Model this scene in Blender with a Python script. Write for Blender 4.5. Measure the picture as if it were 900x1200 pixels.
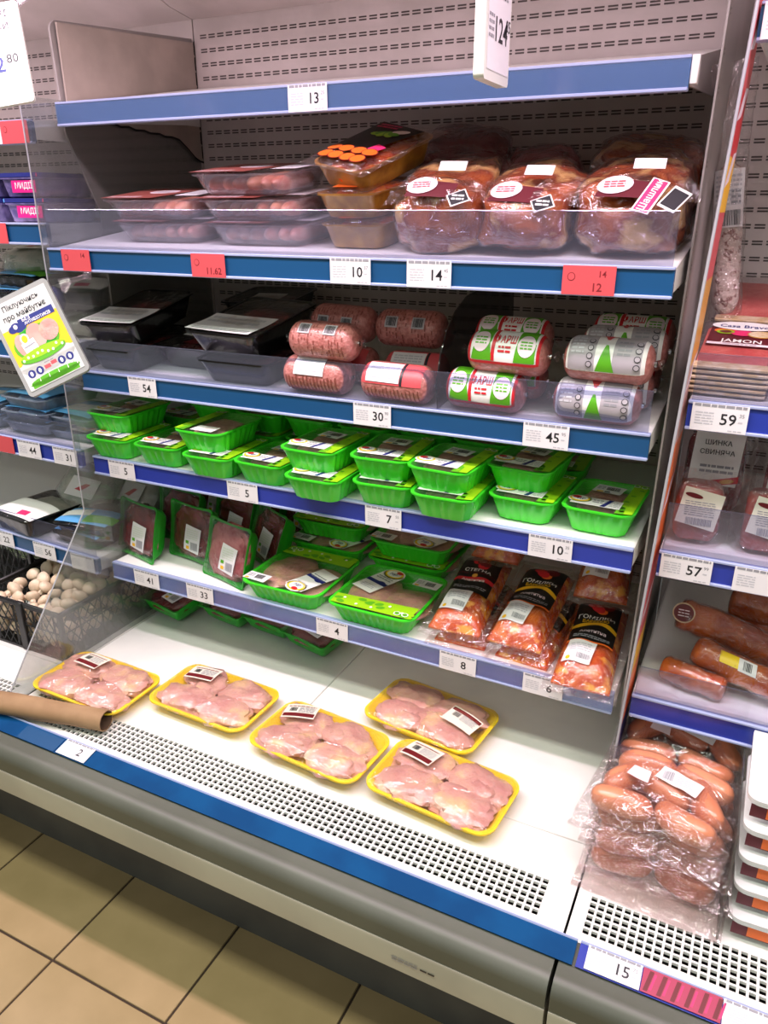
import bpy, bmesh, math, random
from mathutils import Vector, Matrix, noise, Euler
random.seed(7)
for o in list(bpy.data.objects): bpy.data.objects.remove(o, do_unlink=True)
scn = bpy.context.scene
COL = scn.collection
R = math.radians
PI = math.pi

# ------------------------------------------------------------------ camera
cam_d = bpy.data.cameras.new('camera'); cam = bpy.data.objects.new('camera', cam_d); COL.objects.link(cam)
cam_d.sensor_fit = 'VERTICAL'; cam_d.sensor_height = 36.0; cam_d.lens = 890.3/1200*36
cam_d.clip_start = 0.02
cam.location = (1.3743, -1.2299, 1.4554)
cam.rotation_euler = (R(90-21.82), R(0), R(26.27))
scn.camera = cam
# ------------------------------------------------------------------ world, lights, exposure
w = bpy.data.worlds.new('store_ambient'); scn.world = w; w.use_nodes = True
w.node_tree.nodes['Background'].inputs[0].default_value = (0.92, 1.0, 0.93, 1)
w.node_tree.nodes['Background'].inputs[1].default_value = 0.20
def area(name, loc, rot, sx, sy, power, col):
    l = bpy.data.lights.new(name, 'AREA'); l.shape = 'RECTANGLE'; l.size = sx; l.size_y = sy
    l.energy = power; l.color = col
    o = bpy.data.objects.new(name, l); COL.objects.link(o); o.location = loc; o.rotation_euler = rot
    return o
# fluorescent tube of the case canopy (pinkish meat light), long along the cases
cl_ = area('canopy_tube_light', (0.65, -0.37, 2.03), (R(6), 0, 0), 3.6, 0.07, 28, (1.0, 0.77, 0.90))
cl_.data.spread = R(152)
# store ceiling fixtures over the aisle (greenish white)
area('ceiling_light', (0.5, -1.15, 2.95), (0, 0, 0), 4.0, 0.28, 46, (0.95, 1.0, 0.84))
area('ceiling_light_third', (0.8, -5.6, 2.95), (R(0), 0, 0), 4.0, 0.28, 26, (0.96, 1.0, 0.9))
area('ceiling_light_far', (0.8, -3.3, 2.95), (R(0), 0, 0), 4.0, 0.28, 20, (0.93, 1.0, 0.88))
scn.view_settings.view_transform = 'Standard'
scn.view_settings.look = 'None'
scn.view_settings.gamma = 1.0
scn.view_settings.use_curve_mapping = False
scn.view_settings.exposure = 0.3
try:
    scn.cycles.transparent_max_bounces = 24
    scn.cycles.max_bounces = 12; scn.cycles.diffuse_bounces = 7
except Exception: pass

# ------------------------------------------------------------------ materials
def lin(c):
    r = []
    for x in c:
        x = x/255.0
        r.append(x/12.92 if x <= .04045 else ((x+.055)/1.055)**2.4)
    return (r[0], r[1], r[2], 1)
M = {}
def _new(name):
    m = bpy.data.materials.new(name); m.use_nodes = True; M[name] = m
    return m, m.node_tree.nodes, m.node_tree.links
def mat(name, c, rough=.5, c2=None, scale=30, contrast=(.4, .6), bump=0, bscale=60, metal=0, coat=0, spec=.5, c3=None, sss=0):
    m, N, L = _new(name); p = N['Principled BSDF']
    p.inputs['Base Color'].default_value = lin(c); p.inputs['Roughness'].default_value = rough
    p.inputs['Metallic'].default_value = metal; p.inputs['Specular IOR Level'].default_value = spec
    p.inputs['Coat Weight'].default_value = coat; p.inputs['Coat Roughness'].default_value = .12
    if sss:
        p.inputs['Subsurface Weight'].default_value = sss; p.inputs['Subsurface Radius'].default_value = (.012, .005, .003)
    if c2 or bump:
        tc = N.new('ShaderNodeTexCoord')
    if c2:
        n = N.new('ShaderNodeTexNoise'); n.inputs['Scale'].default_value = scale; n.inputs['Detail'].default_value = 4
        oi = N.new('ShaderNodeObjectInfo'); ad = N.new('ShaderNodeVectorMath'); ad.operation = 'ADD'
        mu = N.new('ShaderNodeMath'); mu.operation = 'MULTIPLY'; mu.inputs[1].default_value = 7
        L.new(oi.outputs['Random'], mu.inputs[0]); L.new(tc.outputs['Object'], ad.inputs[0]); L.new(mu.outputs[0], ad.inputs[1])
        L.new(ad.outputs[0], n.inputs['Vector'])
        r = N.new('ShaderNodeValToRGB'); r.color_ramp.elements[0].position = contrast[0]; r.color_ramp.elements[1].position = contrast[1]
        r.color_ramp.elements[0].color = lin(c); r.color_ramp.elements[1].color = lin(c2)
        if c3:
            e = r.color_ramp.elements.new(min(.98, contrast[1]+.1)); e.color = lin(c3)
        L.new(n.outputs['Fac'], r.inputs[0]); L.new(r.outputs[0], p.inputs['Base Color'])
    if bump:
        n2 = N.new('ShaderNodeTexNoise'); n2.inputs['Scale'].default_value = bscale; n2.inputs['Detail'].default_value = 3
        L.new(tc.outputs['Object'], n2.inputs['Vector'])
        b = N.new('ShaderNodeBump'); b.inputs['Strength'].default_value = bump; b.inputs['Distance'].default_value = .01
        L.new(n2.outputs['Fac'], b.inputs['Height']); L.new(b.outputs[0], p.inputs['Normal'])
    return m
def clear(name, tint=(255, 255, 255), haze=.05, hazec=(230, 230, 235), gloss=.1, rough=.05, bump=0, bscale=40, edge=.5):
    """thin clear plastic: transparent + a little haze + fresnel gloss"""
    m, N, L = _new(name); out = N['Material Output']; N.remove(N['Principled BSDF'])
    t = N.new('ShaderNodeBsdfTransparent'); t.inputs[0].default_value = lin(tint)
    d = N.new('ShaderNodeBsdfDiffuse'); d.inputs[0].default_value = lin(hazec)
    tl = N.new('ShaderNodeBsdfTranslucent'); tl.inputs[0].default_value = lin(hazec)
    dm = N.new('ShaderNodeMixShader'); dm.inputs[0].default_value = .5
    L.new(d.outputs[0], dm.inputs[1]); L.new(tl.outputs[0], dm.inputs[2])
    a = N.new('ShaderNodeMixShader'); a.inputs[0].default_value = haze
    L.new(t.outputs[0], a.inputs[1]); L.new(dm.outputs[0], a.inputs[2])
    g = N.new('ShaderNodeBsdfGlossy'); g.inputs['Roughness'].default_value = rough
    lw = N.new('ShaderNodeLayerWeight'); lw.inputs['Blend'].default_value = .3
    mr = N.new('ShaderNodeMapRange'); mr.inputs['To Min'].default_value = gloss; mr.inputs['To Max'].default_value = edge
    L.new(lw.outputs['Facing'], mr.inputs[0])
    b2 = N.new('ShaderNodeMixShader'); L.new(mr.outputs[0], b2.inputs[0]); L.new(a.outputs[0], b2.inputs[1]); L.new(g.outputs[0], b2.inputs[2])
    L.new(b2.outputs[0], out.inputs[0])
    if bump:
        tc = N.new('ShaderNodeTexCoord'); n = N.new('ShaderNodeTexNoise'); n.inputs['Scale'].default_value = bscale
        n.inputs['Detail'].default_value = 3; n.inputs['Distortion'].default_value = 1.5
        L.new(tc.outputs['Object'], n.inputs['Vector'])
        b = N.new('ShaderNodeBump'); b.inputs['Strength'].default_value = bump; b.inputs['Distance'].default_value = .02
        L.new(n.outputs['Fac'], b.inputs['Height']); L.new(b.outputs[0], g.inputs['Normal'])
    return m
# setting
mat('case_white', (236, 236, 230), .35, (222, 222, 218), 4)
mat('panel_white', (216, 205, 202), .55, (204, 194, 190), 6)
mat('panel_grey', (160, 153, 150), .45, (146, 140, 137), 5)
mat('foam_beige', (176, 162, 152), .8, (160, 148, 138), 8)
mat('slot_dark', (92, 84, 82), .8)
mat('gap_black', (14, 13, 13), .9)
mat('well_dark', (16, 16, 18), .8)
mat('bumper_grey', (94, 97, 86), .42, (86, 89, 78), 5)
mat('bumper_light', (190, 186, 170), .45, (178, 174, 160), 5)
mat('under_brown', (86, 78, 64), .6)
mat('kick_grey', (88, 88, 86), .5, (76, 76, 76), 6)
mat('tile_beige', (176, 152, 112), .3, (162, 140, 100), 9, (.3, .7))
mat('grout', (62, 48, 36), .9)
mat('rail_blue', (22, 76, 122), .25, coat=.3)
mat('rail_indigo', (40, 58, 158), .25, coat=.3)
mat('strip_blue', (14, 74, 124), .5, (12, 64, 112), 10, coat=0, spec=.06)
mat('rail_edge', (158, 170, 206), .35)
clear('rail_cover', (235, 242, 252), .24, (158, 192, 236), .06, .15, edge=.3)  # scratched clear cover; its pale haze colour also stands in for canopy glare
mat('metal_white', (226, 224, 220), .4)
mat('shelf_white', (240, 240, 236), .35)
mat('chrome', (200, 200, 205), .2, metal=1)
# clear plastics
clear('acrylic', (236, 238, 236), .14, (190, 190, 188), .05, .08, edge=.35)
clear('acrylic_lip', (232, 234, 244), .07, (190, 190, 215), .05, .1, edge=.35)
clear('acrylic_smoke', (150, 146, 150), .10, (120, 116, 120), .05, .1)
clear('film', (255, 252, 250), .03, (240, 235, 235), .045, .06, bump=.55, bscale=22, edge=.4)
clear('film_bag', (254, 250, 250), .035, (225, 215, 220), .10, .09, bump=.9, bscale=26, edge=.5)
clear('clear_tray', (246, 242, 244), .07, (215, 205, 212), .05, .12, edge=.4)
mat('acrylic_edge', (170, 172, 176), .25)
# print colours
for n, c in dict(paper=(232, 230, 232), paper_cream=(226, 222, 206), ink=(34, 34, 40), ink_grey=(150, 150, 156), ink_light=(196, 196, 202),
                 red=(205, 32, 44), tag_red=(212, 82, 88), tag_red_ink=(128, 36, 44), promo=(170, 52, 84), dark_red=(104, 16, 24), yellow=(246, 190, 30), yellow_bright=(250, 215, 40), navy=(36, 44, 120), sky=(96, 170, 226), pink=(226, 46, 110),
                 magenta=(214, 30, 130), lime=(150, 206, 24), leaf=(88, 170, 30), black_print=(16, 14, 15), white_print=(244, 243, 240),
                 orange=(236, 110, 34), grey_print=(172, 166, 172), brown_print=(140, 74, 66), pale_green=(214, 222, 208), pinkwhite=(240, 222, 228), wine=(92, 14, 30), gold=(216, 160, 60)).items():
    mat(n, c, .4)
# foods and packs
mat('green_tray', (62, 212, 40), .32, coat=.15)
mat('green_tray_dark', (22, 150, 26), .35, coat=.15)
mat('yellow_tray', (246, 212, 36), .4)
mat('black_tray', (16, 16, 18), .22, coat=.4)
mat('amber_tray', (168, 124, 44), .3, (140, 96, 32), 30, coat=.5)
mat('chicken', (200, 142, 136), .3, (212, 164, 150), 20, (.35, .55), bump=.4, bscale=70, coat=.5, c3=(224, 186, 146), sss=.15)
mat('mince_tray', (208, 160, 150), .4, (190, 136, 126), 90, (.4, .6), bump=.3, bscale=120, coat=.3)
mat('mince', (196, 128, 122), .4, (176, 104, 98), 140, (.4, .6), bump=.3, bscale=160, coat=.4)
mat('liver', (92, 20, 30), .22, (126, 34, 42), 28, (.35, .65), bump=.4, bscale=40, coat=.7)
mat('liver_pink', (150, 54, 66), .25, (196, 120, 124), 30, (.4, .62), bump=.4, bscale=60, coat=.6)
mat('marinade', (226, 116, 26), .22, (196, 66, 16), 26, (.35, .55), bump=.5, bscale=50, coat=.7, c3=(244, 172, 64))
mat('marinade_red', (188, 98, 36), .25, (142, 54, 20), 18, (.36, .52), bump=.5, bscale=45, coat=.5, c3=(224, 182, 116))
mat('wurst', (214, 142, 106), .3, (202, 124, 90), 14, (.4, .6), bump=.12, bscale=50, coat=.5)
mat('wurst_pale', (214, 150, 120), .3, (186, 104, 82), 30, (.4, .6), coat=.4)
mat('smoked', (206, 108, 32), .22, (172, 70, 18), 24, (.35, .6), bump=.3, bscale=60, coat=.7)
mat('salami', (206, 190, 180), .5, (120, 60, 54), 90, (.52, .62), bump=.8, bscale=120, c3=(236, 228, 220))
mat('ham', (156, 62, 62), .3, (186, 92, 84), 16, coat=.5)
mat('ham_slices', (196, 70, 74), .3, (214, 104, 98), 24, coat=.4)
mat('crust_beige', (204, 176, 130), .5, (224, 206, 176), 60)
mat('mushroom', (228, 208, 184), .55, (212, 188, 160), 30)
mat('cardboard', (164, 132, 96), .75, (150, 118, 84), 12)
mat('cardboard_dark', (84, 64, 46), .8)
mat('crate_black', (24, 23, 24), .4)
mat('greens', (50, 96, 30), .5, (110, 146, 60), 60)
mat('frame_grey', (150, 153, 150), .35)
mat('poster_white', (206, 208, 204), .4)
mat('frame_white', (226, 226, 216), .35)
mat('box_white', (222, 224, 222), .3)
mat('mussel_pack', (86, 80, 130), .3, (120, 110, 160), 60)
mat('fish_blue', (150, 186, 216), .3, (110, 140, 180), 40, coat=.4)
mat('fish_grey', (126, 140, 152), .3, (96, 108, 124), 30, coat=.4)
mat('pack_green', (150, 168, 150), .3, (190, 196, 180), 20, coat=.4)
mat('pink_soft', (216, 170, 158), .4, (200, 150, 140), 20)

# ------------------------------------------------------------------ mesh builder
class B:
    def __init__(s): s.v = []; s.f = []; s.m = []
    def add(s, vs, fs, m):
        k = len(s.v); s.v += [tuple(p) for p in vs]; s.f += [tuple(i+k for i in f) for f in fs]; s.m += [m]*len(fs)
        return s
    def box(s, x0, x1, y0, y1, z0, z1, m, T=None):
        vs = [Vector(p) for p in ((x0,y0,z0),(x1,y0,z0),(x1,y1,z0),(x0,y1,z0),(x0,y0,z1),(x1,y0,z1),(x1,y1,z1),(x0,y1,z1))]
        if T: vs = [T @ p for p in vs]
        return s.add(vs, [(3,2,1,0),(4,5,6,7),(0,1,5,4),(1,2,6,5),(2,3,7,6),(3,0,4,7)], m)
    def bbox(s, x0, x1, y0, y1, z0, z1, m, r=.002, seg=2, T=None):
        bm = bmesh.new(); bmesh.ops.create_cube(bm, size=1)
        for q in bm.verts: q.co = Vector((x0+(q.co.x+.5)*(x1-x0), y0+(q.co.y+.5)*(y1-y0), z0+(q.co.z+.5)*(z1-z0)))
        bmesh.ops.bevel(bm, geom=list(bm.edges), offset=r, segments=seg, affect='EDGES', profile=.5)
        if T: bmesh.ops.transform(bm, matrix=T, verts=bm.verts)
        bm.verts.index_update()
        s.add([q.co for q in bm.verts], [[q.index for q in f.verts] for f in bm.faces], m); bm.free(); return s
    def loft(s, rings, m, cap0=True, cap1=True, closed=True):
        n = len(rings[0]); vs = [p for r in rings for p in r]; fs = []
        for i in range(len(rings)-1):
            for j in range(n if closed else n-1):
                a = i*n+j; b = i*n+(j+1) % n; fs.append((a, b, b+n, a+n))
        if cap0: fs.append(tuple(range(n-1, -1, -1)))
        if cap1: fs.append(tuple(range((len(rings)-1)*n, len(rings)*n)))
        return s.add(vs, fs, m)
    def grid(s, f, nu, nv, m, thick=0):
        vs = [Vector(f(i/nu, j/nv)) for j in range(nv+1) for i in range(nu+1)]
        fs = [(j*(nu+1)+i, j*(nu+1)+i+1, (j+1)*(nu+1)+i+1, (j+1)*(nu+1)+i) for j in range(nv) for i in range(nu)]
        return s.add(vs, fs, m)
    def tube(s, pts, r, m, n=10, caps=True):
        rings = []; pts = [Vector(p) for p in pts]
        for i, p in enumerate(pts):
            t = (pts[min(i+1, len(pts)-1)]-pts[max(i-1, 0)]).normalized()
            a = t.cross(Vector((0, 0, 1)));  a = a if a.length > 1e-3 else t.cross(Vector((1, 0, 0)))
            a.normalize(); b = t.cross(a)
            rr = r[i] if isinstance(r, (list, tuple)) else r
            rings.append([p+(a*math.cos(2*PI*k/n)+b*math.sin(2*PI*k/n))*rr for k in range(n)])
        return s.loft(rings, m, caps, caps)
    def prism(s, poly, ax, a0, a1, m):
        """poly: 2-D points, extruded along axis ax ('x': poly is (y,z))"""
        def P(p, a): return (a, p[0], p[1]) if ax == 'x' else ((p[0], a, p[1]) if ax == 'y' else (p[0], p[1], a))
        n = len(poly); vs = [P(p, a0) for p in poly]+[P(p, a1) for p in poly]
        fs = [(i, (i+1) % n, (i+1) % n+n, i+n) for i in range(n)]+[tuple(range(n-1, -1, -1)), tuple(range(n, 2*n))]
        return s.add(vs, fs, m)
    def blob(s, c, rad, m, seed=0, amp=.12, freq=1.6, nu=18, nv=12, T=None, power=1.0):
        c = Vector(c); vs = []; off = Vector((seed*3.17, seed*1.31, seed*.77))
        def pt(th, ph):
            d = Vector((math.cos(th)*math.sin(ph), math.sin(th)*math.sin(ph), math.cos(ph)))
            k = 1+amp*noise.noise(d*freq+off)+amp*.5*noise.noise(d*freq*2.3+off)
            if power != 1.0: d = Vector([math.copysign(abs(q)**power, q) for q in d])
            p = Vector((d.x*rad[0]*k, d.y*rad[1]*k, d.z*rad[2]*k))
            if T: p = T @ p
            return c+p
        vs = [pt(2*PI*i/nu, PI*j/nv) for j in range(1, nv) for i in range(nu)]+[pt(0, 0), pt(0, PI)]
        fs = []
        for j in range(nv-2):
            for i in range(nu):
                a = j*nu+i; b = j*nu+(i+1) % nu; fs.append((a, a+nu, b+nu, b))
        t = (nv-1)*nu
        for i in range(nu):
            fs.append((t, i, (i+1) % nu)); fs.append((t+1, (nv-2)*nu+(i+1) % nu, (nv-2)*nu+i))
        return s.add(vs, fs, m)
    def mesh(s, name, ang=38):
        me = bpy.data.meshes.new(name); me.from_pydata(s.v, [], s.f)
        names = []
        for n in s.m:
            if n not in names: names.append(n)
        for n in names: me.materials.append(M[n])
        me.polygons.foreach_set('material_index', [names.index(n) for n in s.m])
        me.polygons.foreach_set('use_smooth', [True]*len(s.f))
        me.update(); me.set_sharp_from_angle(angle=R(ang)); return me
    def build(s, name, parent=None, loc=None, rot=None, ang=38):
        return link(name, s.mesh(name, ang), parent, loc, rot)
def link(name, me, parent=None, loc=None, rot=None):
    o = bpy.data.objects.new(name, me); COL.objects.link(o); o.parent = parent
    if loc: o.location = loc
    if rot: o.rotation_euler = rot
    return o
def tag(o, label=None, cat=None, group=None, kind=None):
    if label: o['label'] = label
    if cat: o['category'] = cat
    if group: o['group'] = group
    if kind: o['kind'] = kind
    return o
def thing(name, label, cat, loc=(0, 0, 0), rot=(0, 0, 0), group=None):
    o = link(name, None, None, loc, rot); o.empty_display_size = .02
    return tag(o, label, cat, group)
def dup(root, label, loc, rot=None, group=None):
    r = root.copy(); COL.objects.link(r); r.location = loc; r['label'] = label
    if rot: r.rotation_euler = rot
    if group: r['group'] = group
    for ch in list(root.children):
        c = ch.copy(); COL.objects.link(c); c.parent = r
        for g in list(ch.children):
            d = g.copy(); COL.objects.link(d); d.parent = c
    return r
def rrect(wd, dp, r, n=6, z=0, cx=0, cy=0, pinch=0):
    pts = []
    for k, (sx, sy) in enumerate(((1, 1), (-1, 1), (-1, -1), (1, -1))):
        for i in range(n+1):
            a = PI/2*k+PI/2*i/n
            pts.append(Vector((cx+sx*(wd/2-r)+r*math.cos(a), cy+sy*(dp/2-r)+r*math.sin(a), z)))
    return pts
def rr_fine(wd, dp, r, z, step=.006, flute=0, pitch=.014):
    """rounded rectangle with evenly spaced points; flutes push the wall in and out"""
    base = rrect(wd, dp, r, 6); out = []
    n = len(base); per = []
    for i in range(n):
        a, b = base[i], base[(i+1) % n]; L_ = (b-a).length; k = max(1, int(round(L_/step)))
        for j in range(k): per.append(a.lerp(b, j/k))
    s_ = 0; res = []
    for i, p in enumerate(per):
        q = per[i-1]; nx = per[(i+1) % len(per)]; s_ += (p-q).length
        t = (nx-q).normalized(); nr = Vector((t.y, -t.x, 0))
        res.append(Vector((p.x, p.y, z))+nr*flute*abs(math.sin(PI*s_/pitch)))
    return res

# ------------------------------------------------------------------ decals that follow a surface
_txt = {}
def text_mesh(t):
    if t not in _txt:
        c = bpy.data.curves.new('t', 'FONT'); c.body = t; c.resolution_u = 2; c.offset = .012; c.align_x = 'CENTER'; c.align_y = 'CENTER'
        o = bpy.data.objects.new('t', c); COL.objects.link(o)
        me = bpy.data.meshes.new_from_object(o)
        _txt[t] = ([v.co.copy() for v in me.vertices], [tuple(p.vertices) for p in me.polygons])
        bpy.data.objects.remove(o); bpy.data.meshes.remove(me); bpy.data.curves.remove(c)
    return _txt[t]
class Dec:
    def __init__(s, f, eps=.0004, step=.012): s.f = f; s.b = B(); s.eps = eps; s.step = step
    def P(s, u, v, l):
        h = .0008; p = Vector(s.f(u, v)); du = Vector(s.f(u+h, v))-Vector(s.f(u-h, v)); dv = Vector(s.f(u, v+h))-Vector(s.f(u, v-h))
        return p+du.cross(dv).normalized()*(s.eps*l)
    def rect(s, u0, v0, u1, v1, m, l=1, rot=0, curl=0):
        nu = max(1, int(abs(u1-u0)/s.step)); nv = max(1, int(abs(v1-v0)/s.step)); cu, cv = (u0+u1)/2, (v0+v1)/2
        ca, sa = math.cos(rot), math.sin(rot)
        def g(a, b):
            x = (a-.5)*(u1-u0); y = (b-.5)*(v1-v0)
            return s.P(cu+x*ca-y*sa, cv+x*sa+y*ca, l)
        s.b.grid(g, nu, nv, m); return s
    def quad(s, pts, m, l=1):
        if len(pts) == 4:
            (a, b), (c, d), (e, f), (g, h) = pts
            nu = max(1, int(max(math.hypot(c-a, d-b), math.hypot(e-g, f-h))/s.step)); nv = max(1, int(max(math.hypot(g-a, h-b), math.hypot(e-c, f-d))/s.step))
            s.b.grid(lambda i, j: s.P((a*(1-i)+c*i)*(1-j)+(g*(1-i)+e*i)*j, (b*(1-i)+d*i)*(1-j)+(h*(1-i)+f*i)*j, l), nu, nv, m); return s
        s.b.add([s.P(u, v, l) for u, v in pts], [tuple(range(len(pts)))], m); return s
    def disc(s, u, v, ru, rv, m, l=1, n=20, rot=0):
        ca, sa = math.cos(rot), math.sin(rot)
        vs = [s.P(u, v, l)]; K = max(1, min(4, int(max(ru, rv)/s.step)+1))
        for k in range(1, K+1):
            q = k/K; vs += [s.P(u+q*(ru*math.cos(2*PI*i/n)*ca-rv*math.sin(2*PI*i/n)*sa), v+q*(ru*math.cos(2*PI*i/n)*sa+rv*math.sin(2*PI*i/n)*ca), l) for i in range(n)]
        fs = [(0, i+1, (i+1) % n+1) for i in range(n)]
        for k in range(K-1): fs += [(1+k*n+i, 1+(k+1)*n+i, 1+(k+1)*n+(i+1) % n, 1+k*n+(i+1) % n) for i in range(n)]
        s.b.add(vs, fs, m); return s
    def text(s, t, u, v, h, m, l=2, rot=0, sx=1.0):
        vs, fs = text_mesh(t); k = h/.72; ca, sa = math.cos(rot), math.sin(rot)
        s.b.add([s.P(u+(p.x*k*sx*ca-p.y*k*sa), v+(p.x*k*sx*sa+p.y*k*ca), l) for p in vs], fs, m); return s
    def lines(s, u0, v0, u1, v1, rows, m, l=2, seed=0, fill=.5, vertical=False):
        rnd = random.Random(seed)
        for r_ in range(rows):
            a = v0+(v1-v0)*(r_+.25)/rows; b = a+(v1-v0)/rows*fill; x = u0
            while x < u1-.001:
                wl = min(rnd.uniform(.004, .012), u1-x)
                s.quad([(x, a), (x+wl, a), (x+wl, b), (x, b)], m, l); x += wl+.0015
        return s
    def barcode(s, u0, v0, u1, v1, m='ink', l=2, seed=0):
        rnd = random.Random(seed); x = u0; sg = 1 if u1 > u0 else -1
        while (u1-x)*sg > .0005:
            wl = min(rnd.choice((.0007, .0011, .0016)), abs(u1-x))*sg
            s.quad([(x, v0), (x+wl, v0), (x+wl, v1), (x, v1)], m, l); x += wl+rnd.choice((.0006, .001))*sg
        return s
    def build(s, name, parent=None, loc=None, rot=None): return s.b.build(name, parent, loc, rot)
def plane_z(z): return lambda u, v: (u, v, z)
def plane_front(x, y, z): return lambda u, v: (x+u, y, z+v)

# ================================================================== SETTING
ZD = .4225                                   # deck height of the cases
YB = .5                                      # back panel
# floor: grout bed with separate tiles
fl = tag(B().box(-2.4, 3.6, -4.2, .9, -.06, -.004, 'grout').build('floor'), 'beige ceramic tile floor with dark brown joints', None, None, 'structure')
tb = B().bbox(-.1475, .1475, -.1475, .1475, -.012, 0, 'tile_beige', .0015, 1).mesh('tile')
for i in range(-6, 8):
    for j in range(-7, 3):
        link('tile', tb, fl, (.2573+.15+.3*i, -.5281-.15+.3*j, random.uniform(-.0006, .0002)))
# remaining floor towards the far aisle is the same bed with larger joined tiles
fb = B()
for i in range(-6, 8):
    for j in range(-12, -7):
        x = .2573+.15+.3*i; y = -.5281-.15+.3*j; fb.box(x-.1475, x+.1475, y-.1475, y+.1475, -.012, 0, 'tile_beige')
tag(fb.build('tile', fl), None, None, None, 'stuff')

def holes_plate(b, x0, x1, y0, y1, z, hx0, ncol, hy0, nrow, pitch, hole, m, depth=.005):
    xs = [x0]; ys = [y0]
    for i in range(ncol): xs += [hx0+i*pitch-hole/2, hx0+i*pitch+hole/2]
    xs.append(x1)
    for j in range(nrow): ys += [hy0+j*pitch-hole/2, hy0+j*pitch+hole/2]
    ys.append(y1)
    nx, ny = len(xs), len(ys); vs = []; fs = []
    for zz in (z, z-depth):
        for y in ys:
            for x in xs: vs.append((x, y, zz))
    N_ = nx*ny
    ish = lambda i, j: i % 2 == 1 and j % 2 == 1
    for j in range(ny-1):
        for i in range(nx-1):
            a = j*nx+i
            if not ish(i, j): fs.append((a, a+1, a+nx+1, a+nx))
            else:
                q = (a, a+1, a+nx+1, a+nx)
                for k in range(4): fs.append((q[k], q[(k+1) % 4], q[(k+1) % 4]+N_, q[k]+N_))
    b.add(vs, fs, m)

def bumper_profile():
    p = [(-.360, .4225), (-.40, .4155), (-.418, .4145)]
    for k in range(0, 7):
        a = R(90-15*k); p.append((-.418-.024*math.cos(a), .3905+.024*math.sin(a)))
    p += [(-.4425, .366), (-.40, .355), (-.360, .37)]
    return p
def make_case(x0, x1, label, slots_as_parts=False, bx0=0, bx1=0):
    t = thing('refrigerated_case', label, 'display case', (x0, 0, 0), (0, 0, 0), 'open refrigerated display cases')
    W = x1-x0; g = .002
    bp = B().box(g, W-g, YB, YB+.05, .3, 1.885, 'panel_white').build('back_panel', t)
    # louvre slots: pairs of thin dark openings, rows 30 mm apart
    sm = B().box(-.0095, .0095, -.0006, .004, .0012, .0042, 'slot_dark').box(-.0095, .0095, -.0006, .004, -.0042, -.0012, 'slot_dark')
    smm = sm.mesh('louvre_slot'); rest = B(); npart = 0
    for r_ in range(44):
        z = 1.842-.03*r_
        for k in range(int((W-.04)/.0258)):
            x = .03+.0258*k
            if slots_as_parts and npart < 300 and x > .60 and (1.70 < z or 1.49 < z < 1.665):
                link('louvre_slot', smm, bp, (x, YB, z)); npart += 1
            else:
                for dz in (.0027, -.0027):
                    rest.add([(x-.0095, YB-.0006, z+dz-.0015), (x+.0095, YB-.0006, z+dz-.0015), (x+.0095, YB-.0006, z+dz+.0015), (x-.0095, YB-.0006, z+dz+.0015)], [(0, 1, 2, 3)], 'slot_dark')
    tag(rest.build('louvre_slots', bp), None, None, None, 'stuff')
    # canopy ceiling: curved sheet and front fascia
    prof = [(.5, 1.88), (.42, 1.892), (.32, 1.925), (.22, 1.975), (.1, 2.03), (-.1, 2.08), (-.30, 2.095), (-.42, 2.09), (-.425, 1.985)]
    cb = B()
    cb.loft([[(g, y, z) for y, z in prof]+[(g, y+.012*(1 if y > -.424 else -1), z+.018) for y, z in reversed(prof)], [(W-g, y, z) for y, z in prof]+[(W-g, y+.012*(1 if y > -.424 else -1), z+.018) for y, z in reversed(prof)]], 'panel_white')
    cb.build('canopy', t, ang=60)
    B().box(g, W-g, -.405, -.335, 2.04, 2.085, 'metal_white').build('lamp_housing', t)
    # deck plates
    sm_ = W*.478
    for a, b_ in ((g, sm_-.001), (sm_+.001, W-g)):
        B().bbox(a, b_, -.162, YB-.002, ZD-.012, ZD, 'case_white', .0015, 1).build('deck_plate', t)
    gb = B(); nc = int((W-.055)/.013)
    holes_plate(gb, g, W-g, -.3595, -.164, ZD, .0285, nc, -.335, 6, .013, .0094, 'case_white')
    gb.build('air_grille', t)
    B().box(g, W-g, -.345, -.165, ZD-.13, ZD-.12, 'well_dark').box(g, W-g, -.349, -.345, ZD-.13, ZD-.006, 'well_dark').box(g, W-g, -.166, -.162, ZD-.13, ZD-.013, 'well_dark').build('air_duct', t)
    B().box(.01, W-.01, -.15, YB, .10, ZD-.065, 'kick_grey').build('tub', t)
    # bumper, light band, shadow-gap rail, kick plate
    bpf = bumper_profile(); fa, fb_ = g+.001+bx0, W-g-.001+bx1
    B().prism(bpf, 'x', fa, fb_, 'bumper_grey').build('bumper', t, ang=50)
    B().prism([(-.4435, .365), (-.4445, .360), (-.4425, .308), (-.434, .301), (-.395, .301), (-.395, .354), (-.40, .354)], 'x', fa, fb_, 'bumper_light').build('bumper_band', t)
    B().prism([(-.425, .3005), (-.385, .255), (-.345, .250), (-.345, .3005)], 'x', fa, fb_, 'under_brown').build('lower_rail', t)
    B().box(fa, fb_, -.292, -.27, .0, .25, 'kick_grey').build('kick_plate', t)
    return t
make_case(0, 1.25, 'middle refrigerated meat case with white deck and blue front strip', True, bx0=-.35)
make_case(-1.25, 0, 'left refrigerated case holding the mushroom crate and fish', bx1=-.352)
make_case(1.25, 2.5, 'right refrigerated case holding ham and sausages')
# small worn print on the bumper of the middle case
d = Dec(plane_front(0, -.4443, .335), eps=.0005)
d.lines(1.0, -.005, 1.045, .006, 2, 'ink_grey', 1, 5); d.lines(1.05, -.004, 1.075, .003, 1, 'ink', 1, 2)
tag(d.build('worn_sticker'), 'worn dark lettering remains on the pale bumper band', 'sticker')

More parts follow.
